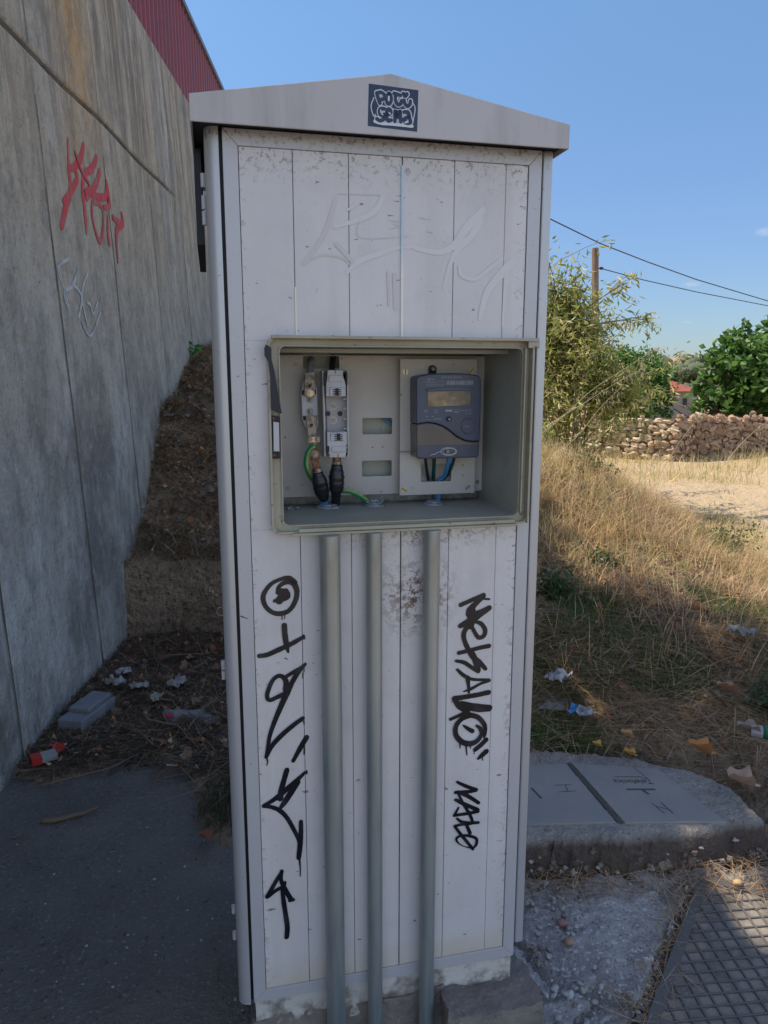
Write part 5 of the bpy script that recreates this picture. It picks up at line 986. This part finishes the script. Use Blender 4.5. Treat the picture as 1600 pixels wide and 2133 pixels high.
# ================================================================ WILD OATS leaning over the bank
random.seed(77)
def oat(pts,Y0,Y1,label,spk=26,lw=.0022):
    P=[P_(px,py,Y0+(Y1-Y0)*i/(len(pts)-1)) for i,(px,py) in enumerate(pts)]
    Q=[]
    for i in range(len(P)-1):
        p0,p1,p2,p3=P[max(i-1,0)],P[i],P[i+1],P[min(i+2,len(P)-1)]
        for j in range(6): t=j/6; Q.append(.5*((2*p1)+(p2-p0)*t+(2*p0-5*p1+4*p2-p3)*t*t+(3*p1-p0-3*p2+p3)*t**3))
    Q.append(P[-1]); b=Q[0]; root=tag(empty('wild_oat',b),label,'tall grass','wild oats over the bank'); mb=MB(); mb.tube(Q,[lw*(1-.7*i/len(Q)) for i in range(len(Q))],5); st=mb.build('stem','straw_mat',root,b,smooth='all')
    mb=MB(); cc=[]
    for i in range(spk):
        q=Q[int(len(Q)*random.uniform(.55,1))-1]; e=q+Vector((random.gauss(.02,.03),random.gauss(0,.03),random.uniform(-.05,.02))); mb.tube([q,q.lerp(e,.5)+Vector((0,0,.008)),e],.0005,3,cap=False)
        d=Vector((random.gauss(.3,.3),random.gauss(0,.3),-1)).normalized(); r_=d.to_track_quat('Z','Y').to_matrix(); mb.ell(e+d*.010,.0026,.0026,.012,5,5,rot=r_)
    mb.build('spikelets','straw_mat',root,b,smooth='all')
M['straw_mat']=nmat('pale_straw',(.50,.42,.26),.6,trans=.2)
oat(((1100,925),(1170,870),(1230,815),(1290,775),(1345,740),(1370,725)),4.1,4.4,'longest wild oat stalk leaning right in front of the dark green tree',44)
oat(((1115,900),(1200,850),(1280,800),(1345,765)),4.2,4.5,'wild oat stalk leaning just below the longest one',30)
oat(((1150,960),(1210,900),(1250,850),(1300,800)),4.6,4.8,'short wild oat stalk between the shrub and the bank',22)
oat(((1500,985),(1530,940),(1570,900),(1610,870)),4.4,4.7,'wild oat stalk leaning out of frame at the right edge',22)
oat(((1330,1080),(1370,1000),(1410,930),(1450,875),(1465,850)),5.0,5.2,'upright wild oat in front of the shaded stone wall',26)
for i,p in enumerate((((1240,1150),(1255,1050),(1260,960),(1270,900)),((1300,1120),(1330,1020),(1370,940)),((1190,1120),(1180,1030),(1200,950),(1230,900)),((1420,1150),(1460,1080),(1520,1000)))):
    oat(p,4.2,4.4,'thin oat stalk rising from the golden crest of the bank',10,.0013)
# ================================================================ LITTER, LEAVES, STONES, TWIGS
def leafshape(mb,s,curl):
    n=17; vs=[(0,0,0)]
    for i in range(n):
        a=2*math.pi*i/n; r=s*(.72+.28*abs(math.cos(a*2.5)))*(1+random.uniform(-.08,.08)); vs.append((r*math.cos(a),r*.85*math.sin(a),curl*r*r/s*(1+.6*math.sin(a*2+1))+random.uniform(-.05,.05)*s))
    mb.add(vs,[(0,1+i,1+(i+1)%n) for i in range(n)])
lt=[]
for i in range(6):
    mb=MB(); leafshape(mb,1,random.uniform(-.2,.6)); q=[(.17,.08,.04),(.14,.08,.05),(.12,.08,.055),(.22,.10,.045),(.19,.13,.085)][i%5]; o=mb.build('dead_leaf','dleaf',smooth='all'); colattr(o.data,[q]*len(o.data.polygons)); lt.append(o)
def scatter(src,n,place,scl,label,cat,group,flat=.5,first=False):
    k=0
    for i in range(n):
        p=place()
        if p is None: continue
        s0=random.choice(src); o=s0.copy(); col.objects.link(o)
        o.location=p; s=random.uniform(*scl); o.scale=(s,s,s); o.rotation_euler=(random.gauss(0,flat),random.gauss(0,flat),random.random()*6.28); tag(o,label,cat,group)
up=lambda pl,dz:(lambda:(lambda q:None if q is None else (q[0],q[1],q[2]+dz))(pl()))
random.seed(12)
scatter(lt,95,up(place_on(.55,2.4,2.4,3.6,lambda x,y:vis(x,y)),.03),(.012,.028),'curled orange-brown dead leaf on the grassy bank right of the cabinet','dead leaf','dead leaves on the grassy bank')
scatter(lt,120,up(place_on(-1.5,-.3,2.5,3.8,visl),.02),(.012,.028),'dull brown dead leaf in the litter between wall and cabinet','dead leaf','dead leaves in the litter corner')
scatter(lt,110,up(place_on(-1.7,-.5,3.95,6.2,visl),.035),(.016,.036),'rusty dead leaf on the dark bank behind the cabinet','dead leaf','dead leaves on the dark bank')
for o in lt: bpy.data.objects.remove(o)
def litter(name,label,n,place,size,cols):
    P_l=[]
    while len(P_l)<n:
        q=place()
        if q: P_l.append((q[0],q[1],q[2]+random.uniform(.002,.022)))
    o=leaves_mesh(name,P_l,size,cols,mat='dleaf',aspect=.7,fold=.8); tag(o,label,kind='stuff')
random.seed(52); bl_=[(.26,.15,.08),(.20,.12,.075),(.34,.20,.10),(.15,.10,.07),(.40,.30,.19),(.30,.12,.05)]
litter('leaf_litter','broken brown leaf litter over the dark bank behind the cabinet',2600,place_on(-1.75,.0,3.92,6.6,lambda x,y:visl(x,y)*(.15+.85*clump(3.5,31,-.2,.3)(x,y))),(.012,.040),bl_)
litter('leaf_litter','broken brown leaf litter in the corner between wall and cabinet',1800,place_on(-1.5,-.3,2.35,3.85,lambda x,y:visl(x,y)*sm(y,2.35,2.7)),(.010,.032),bl_)
litter('leaf_litter','broken brown leaf litter through the grassy bank on the right',2200,place_on(.5,2.6,2.4,4.2,lambda x,y:vis(x,y)*(.2+.8*clump(3,37,-.2,.3)(x,y))),(.010,.030),bl_)
def leafat(px,py,z,s,c,label,rot=(0.2,.3,1)):
    p=on_ground(px,py,z); mb=MB(); leafshape(mb,1,.5); o=mb.build('dead_leaf','dleaf',smooth='all'); colattr(o.data,[c]*len(o.data.polygons)); o.location=p; o.scale=(s,s,s); o.rotation_euler=rot; tag(o,label,'dead leaf')
leafat(1460,1565,.24,.055,(.42,.17,.05),'large bright orange curled leaf on the green grass')
leafat(1545,1632,.19,.060,(.30,.21,.15),'large pale beige leaf at the slab corner')
leafat(1305,1533,.25,.030,(.42,.22,.08),'small orange leaf standing on the green grass')
leafat(1560,1525,.27,.055,(.27,.20,.15),'pale brown leaf at the right edge of the bank')
leafat(1515,1440,.34,.050,(.28,.15,.09),'broad dull brown leaf half sunk in the grass')
leafat(1312,1572,.20,.028,(.50,.26,.05),'small golden leaf on the straw')
leafat(1243,1553,.20,.022,(.50,.28,.06),'tiny yellow leaf on the straw behind the covers')
leafat(425,1745,.03,.03,(.20,.07,.03),'reddish leaf at the foot of the cabinet side')
# pebbles
pb0=[]
for i in range(6):
    mb=MB(); mb.ell((0,0,0),1,random.uniform(.6,.85),random.uniform(.45,.65),12,8,jit=.35); c=[(.32,.31,.29),(.19,.175,.16),(.34,.31,.27),(.20,.155,.12),(.42,.41,.39),(.36,.355,.34)][i]; o=mb.build('pebble','pebble',smooth='all'); colattr(o.data,[c]*len(o.data.polygons)); pb0.append(o)
random.seed(14)
def nearpl():
    x=random.gauss(.52,.10); y=random.gauss(1.40,.16); return (x,y,.006)
scatter(pb0,110,place_on(.36,1.15,1.25,1.86,lambda x,y:(O_-Vector((x,y,0))).dot(eu)>-.0,lambda x,y:.006),(.004,.010),'small grey pebble set in the rough concrete by the plinth','pebble','pebbles in the rough concrete',.3)
scatter(pb0,45,nearpl,(.007,.013),'rounded pebble gathered at the cabinet corner','pebble','pebbles at the cabinet corner',.3)
scatter(pb0,40,lambda:(lambda t:(A_.x+(B_.x-A_.x)*t-.025,A_.y+(B_.y-A_.y)*t,.010))(random.random()),(.004,.008),'tiny pebble in the gap beside the iron cover','pebble','pebbles beside the iron cover',.3)
scatter([pb0[1],pb0[3]],60,up(place_on(-1.7,-.4,3.9,6.2,visl),.008),(.010,.032),'small stone in the dark bank behind the cabinet','stone','stones in the dark bank',.3)
scatter([pb0[1],pb0[3]],40,up(place_on(.6,2.4,2.7,4.6,vis),.01),(.008,.022),'small stone among the dry grass','stone','stones in the dry grass',.3)
scatter(pb0,45,place_on(-1.3,-.3,1.35,2.2,None,lambda x,y:.002),(.0022,.005),'tiny grit stone on the dark asphalt','grit stone','grit on the asphalt',.3)
for o in pb0: bpy.data.objects.remove(o)
def stone(px,py,z,r,c,label,ry=.8,rz=.6):
    p=on_ground(px,py,z); mb=MB(); mb.ell((0,0,0),r,r*ry,r*rz,12,8,jit=.9 if r>.05 else .4); o=mb.build('stone','pebble',smooth=False if r>.05 else 'all'); colattr(o.data,[c]*len(o.data.polygons)); o.location=p; tag(o,label,'stone')
stone(1536,1838,.03,.013,(.50,.34,.16),'yellow oval pebble on the corner of the iron cover')
stone(1172,1921,.018,.015,(.26,.13,.13),'reddish pebble in the hollow of the rough concrete')
stone(1185,1960,.018,.014,(.30,.19,.14),'brown flat pebble below the reddish one')
p=at_dist(340,782,5.3); 
def stone_at(px,py,Y,r,c,label,ry=.8,rz=.6):
    p=at_dist(px,py,Y); mb=MB(); mb.ell((0,0,0),r,r*ry,r*rz,14,9,jit=.5); o=mb.build('stone','pebble',smooth='all'); colattr(o.data,[c]*len(o.data.polygons)); p.z=bank(p.x,p.y)+r*rz*.3; o.location=p; tag(o,label,'stone')
stone_at(340,785,5.25,.075,(.20,.19,.17),'grey stone near the top of the dark bank by the wall'); stone_at(250,1155,3.95,.07,(.17,.14,.11),'brown stone at the edge of the cut soil face')
# twigs and branches
def twig(px,zs,r,label,name='twig'):
    P=[on_ground(a,b,z) for (a,b),z in zip(px,zs)]; b0=P[0].copy(); Q=[]
    for i in range(len(P)-1):
        for j in range(4): Q.append(P[i].lerp(P[i+1],j/4)+Vector((random.gauss(0,.002),random.gauss(0,.002),random.gauss(0,.001))))
    Q.append(P[-1]); mb=MB(); mb.tube(Q,[r*(1-.6*i/len(Q)) for i in range(len(Q))],6); o=mb.build(name,'twig',None,b0,smooth='all'); o.location=b0; tag(o,label,'twig')
random.seed(8)
twig(((85,1712),(130,1706),(170,1695),(203,1683)),(.008,.010,.012,.02),.010,'thick brown stick lying on the asphalt by the wall')
twig(((20,1745),(50,1737),(62,1742),(30,1770)),(.006,.01,.006,.006),.003,'small dark twig on the asphalt left of the stick')
twig(((75,1640),(140,1622),(230,1600),(290,1570)),(.02,.03,.03,.03),.004,'long thin branch along the front of the litter')
twig(((300,1490),(310,1500),(370,1510),(415,1560)),(.05,.05,.05,.03),.006,'dark forked branch in the middle of the litter')
twig(((390,1520),(420,1480),(455,1450)),(.04,.06,.09),.004,'pale slender branch leaning on the cabinet side')
twig(((320,1378),(324,1330),(331,1262)),(.02,.12,.25),.0018,'upright dry stalk before the cut soil face')
twig(((437,1962),(445,1948),(462,1943),(480,1944)),(.004,.012,.015,.012),.0022,'curved pale twig beside the cabinet foot')
twig(((450,2040),(452,2010),(470,1975)),(.005,.012,.03),.0025,'thin twig with a leafy tip beside the cabinet foot')
twig(((340,1365),(400,1363),(455,1358)),(.05,.05,.06),.004,'straight root along the foot of the soil face')
twig(((345,1620),(335,1600),(310,1640)),(.03,.02,.01),.003,'short crooked twig at the front of the litter')
for i in range(26):
    x=random.uniform(-1.2,-.4); y=random.uniform(2.55,3.7); a=random.random()*6.3; L=random.uniform(.06,.2); z=.04
    mb=MB(); mb.tube([(0,0,0),(math.cos(a)*L*.5,math.sin(a)*L*.5,random.uniform(0,.03)),(math.cos(a+.2)*L,math.sin(a+.2)*L,random.uniform(-.01,.03))],[.003,.0025,.001],5); o=mb.build('twig','twig',smooth='all'); o.location=(x,y,z); tag(o,'thin brown twig tangled in the litter between wall and cabinet','twig','twigs in the litter corner')
# litter: block, cigarette packet, wrappers
def crumple(name,label,px,py,z,r,mat,cat,flat=.35,Y=None,n=14):
    p=on_ground(px,py,z) if Y is None else at_dist(px,py,Y)
    if Y is not None: p.z=bank(p.x,p.y)+.02
    mb=MB(); k=7; o=random.random()*40
    vs=[(r*(i/(k-1)-.5)*2+r*.3*noise.noise(Vector((i*.9+o,j,0))),r*.7*(j/(k-1)-.5)*2+r*.3*noise.noise(Vector((i,j*.9+o,5))),r*flat*(1+noise.noise(Vector((i*.7+o,j*.7,9)))*2)) for j in range(k) for i in range(k)]
    mb.add(vs,[(j*k+i,j*k+i+1,(j+1)*k+i+1,(j+1)*k+i) for j in range(k-1) for i in range(k-1)],0)
    if isinstance(mat,tuple): mb.mi=[1 if (i%6)>3 else 0 for i in range(len(mb.f))]
    ob=mb.build(name,list(mat) if isinstance(mat,tuple) else mat); ob.location=p; ob.rotation_euler=(0,0,random.random()*6); tag(ob,label,cat); return ob
bl=G(152,1525,.02); t=tag(empty('foam_block',on_ground(188,1500,.02),R(-12)),'pale grey stepped block lying in the litter against the wall','block'); mb=MB(); mb.box(-.065,.045,-.12,.12,0,.055); mb.box(-.060,.030,-.05,.118,.055,.075); mb.build('block','foam',t,bevel=.004)
t=tag(empty('cigarette_packet',on_ground(94,1582,.035),R(35)),'crushed red and white cigarette packet at the foot of the wall','packet'); mb=MB(); mb.box(-.045,.040,-.026,.026,0,.022); b_=mb.build('box','packet_white',t,bevel=.001); mb=MB(); mb.box(-.0465,-.012,-.0265,.0265,-.0005,.0225); mb.build('red_end','packet_red',t); mb=MB(); mb.add([(.04,-.026,.022),(.04,.026,.022),(.072,.028,.034),(.070,-.024,.038)],[(0,1,2,3)]); mb.build('lid_flap','packet_red',t)
crumple('paper_scrap','crumpled red and cream scrap above the cigarette packet',118,1557,.05,.022,('packet_red','litter_paper'),'paper scrap')
crumple('paper_scrap','white and yellow wrapper beside the grey block',238,1425,.06,.045,('litter_paper','packet_white'),'wrapper')
crumple('paper_scrap','pale torn paper among the leaves in the litter corner',290,1432,.05,.040,('litter_paper','stone_grey'),'paper scrap')
crumple('paper_scrap','grey folded cardboard piece by the soil face',370,1425,.05,.045,'stone_grey','cardboard')
crumple('paper_scrap','long grey-white scrap lying in front of the cabinet side',258,1402,.05,.035,'packet_white','paper scrap')
crumple('paper_scrap','flat pale brown scrap in the middle of the litter',325,1455,.05,.035,'litter_paper','paper scrap')
crumple('plastic_scrap','turquoise plastic scrap on the dark bank by the wall',320,862,.0,.040,'litter_teal','plastic scrap',Y=4.85)
crumple('plastic_scrap','white scrap next to the turquoise one',352,862,.0,.032,'packet_white','plastic scrap',Y=4.9)
crumple('plastic_scrap','pale green scrap low on the dark bank by the cabinet',420,1078,.0,.022,'litter_paper','plastic scrap',Y=4.1)
crumple('plastic_wrapper','blue and white wrapper on the grass behind the chamber covers',1210,1488,.20,.042,('packet_white','litter_blue'),'wrapper')
crumple('plastic_scrap','white torn plastic on the bank beside the cabinet',1165,1415,.28,.050,'packet_white','plastic scrap')
crumple('plastic_scrap','greyish plastic sheet scrap on the upper bank',1180,1150,.50,.040,'stone_grey','plastic scrap')
crumple('plastic_scrap','grey-blue bag scrap among the dry grass at right',1545,1320,.36,.050,'stone_grey','plastic scrap')
stone(1150,1462,.16,.10,(.24,.24,.25),'flat grey stone slab lying behind the chamber covers',.8,.30)
t=tag(empty('drink_can',on_ground(1622,1548,.25),R(-20)),'crushed green and white drink can at the right edge','can'); mb=MB(); mb.tube([(-.05,0,.03),(-.03,0,.032),(.0,.004,.027),(.03,0,.031),(.05,0,.03)],[.020,.024,.019,.023,.020],16); mb.build('body','can_green',t,smooth='all'); mb=MB(); mb.tube([(-.085,0,.03),(-.05,0,.03)],[.018,.0215],14); mb.build('white_end','packet_white',t)
p=on_ground(353,1492,.06); t=tag(empty('bottle_cap',p),'small pink-red bottle cap in the litter','bottle cap'); mb=MB(); mb.disc((0,0,0),(0,0,1),.015,.009,18); mb.build('cap','cap_pink',t,bevel=.001)
p=on_ground(360,1596,.03); t=tag(empty('cigarette_butt',p,R(-5)),'cigarette butt with orange filter in the litter','cigarette butt'); mb=MB(); mb.tube([(-.022,0,.004),(.004,0,.004)],.004,8); mb.build('paper','packet_white',t); mb=MB(); mb.tube([(.004,0,.004),(.016,0,.004)],.0041,8); mb.build('filter','filter_orange',t)
# pale concrete patch in the litter
stone(390,1497,.02,.10,(.16,.16,.15),'flat pale concrete lump in the litter beside the cabinet',.6,.22)
# green seedling by the wall top of the bank
p=at_dist(372,722,6.0); base=Vector((p.x,p.y,bank(p.x,p.y))); t=tag(empty('green_seedling',base),'fresh green seedling at the top of the dark bank by the wall','plant'); mb=MB(); lv=[]
random.seed(2)
for i in range(7):
    d=Vector((random.uniform(-.10,.12),random.uniform(-.05,.05),random.uniform(.06,.18))); mb.tube([base,base+d*.6,base+d],.002,4); lv+=[base+d+Vector((random.gauss(0,.015),random.gauss(0,.015),random.gauss(0,.01))) for _ in range(5)]
mb.build('stem','twig',t,base); leaves_mesh('leaf_cluster',lv,(.05,.09),[(.05,.20,.04),(.08,.26,.05)],t,base,'leaf',.5)
# low green bushes on the bank, right
random.seed(41)
for (px,py,Y,rp,lab,cs) in ((1500,1140,4.5,(70,45),'bushy small-leaved plant on the lit edge of the bank',[(.13,.16,.05),(.20,.20,.07),(.09,.12,.04)]),(1250,1235,3.5,(40,30),'small green weed clump in the shaded dry grass',[(.07,.12,.03),(.05,.09,.025)]),(1160,1300,3.2,(45,40),'low green weed beside the cabinet edge',[(.04,.09,.03),(.06,.12,.03)]),(1590,1640,2.6,(30,60),'grey-green weed at the end of the slab',[(.06,.11,.05),(.08,.13,.06)]),(1230,1010,4.9,(60,30),'yellow-green weed clump on the crest near the cabinet',[(.14,.17,.05),(.10,.13,.04)])):
    p=at_dist(px,py,Y); g_=bank(p.x,p.y); base=Vector((p.x,p.y,g_)); t=tag(empty('weed_clump',base),lab,'weed'); mb=MB(); lv=[]; sx=rp[0]*Y/F; sz=rp[1]*Y/F
    for i in range(34):
        a=random.random()*6.28; q=base+Vector((math.cos(a)*sx*random.random(),math.sin(a)*sx*.7*random.random(),0)); e=q+Vector((random.gauss(0,.04),random.gauss(0,.04),random.uniform(.4,1.7)*sz)); mb.tube([q,e],.0012,3,cap=False)
        lv+=[q.lerp(e,random.random())+Vector((random.gauss(0,.02),random.gauss(0,.02),random.gauss(0,.012))) for _ in range(26)]
    mb.build('stems','twig',t,base); leaves_mesh('leaf_cluster',lv,(.015,.032),cs,t,base,'leaf',.55)
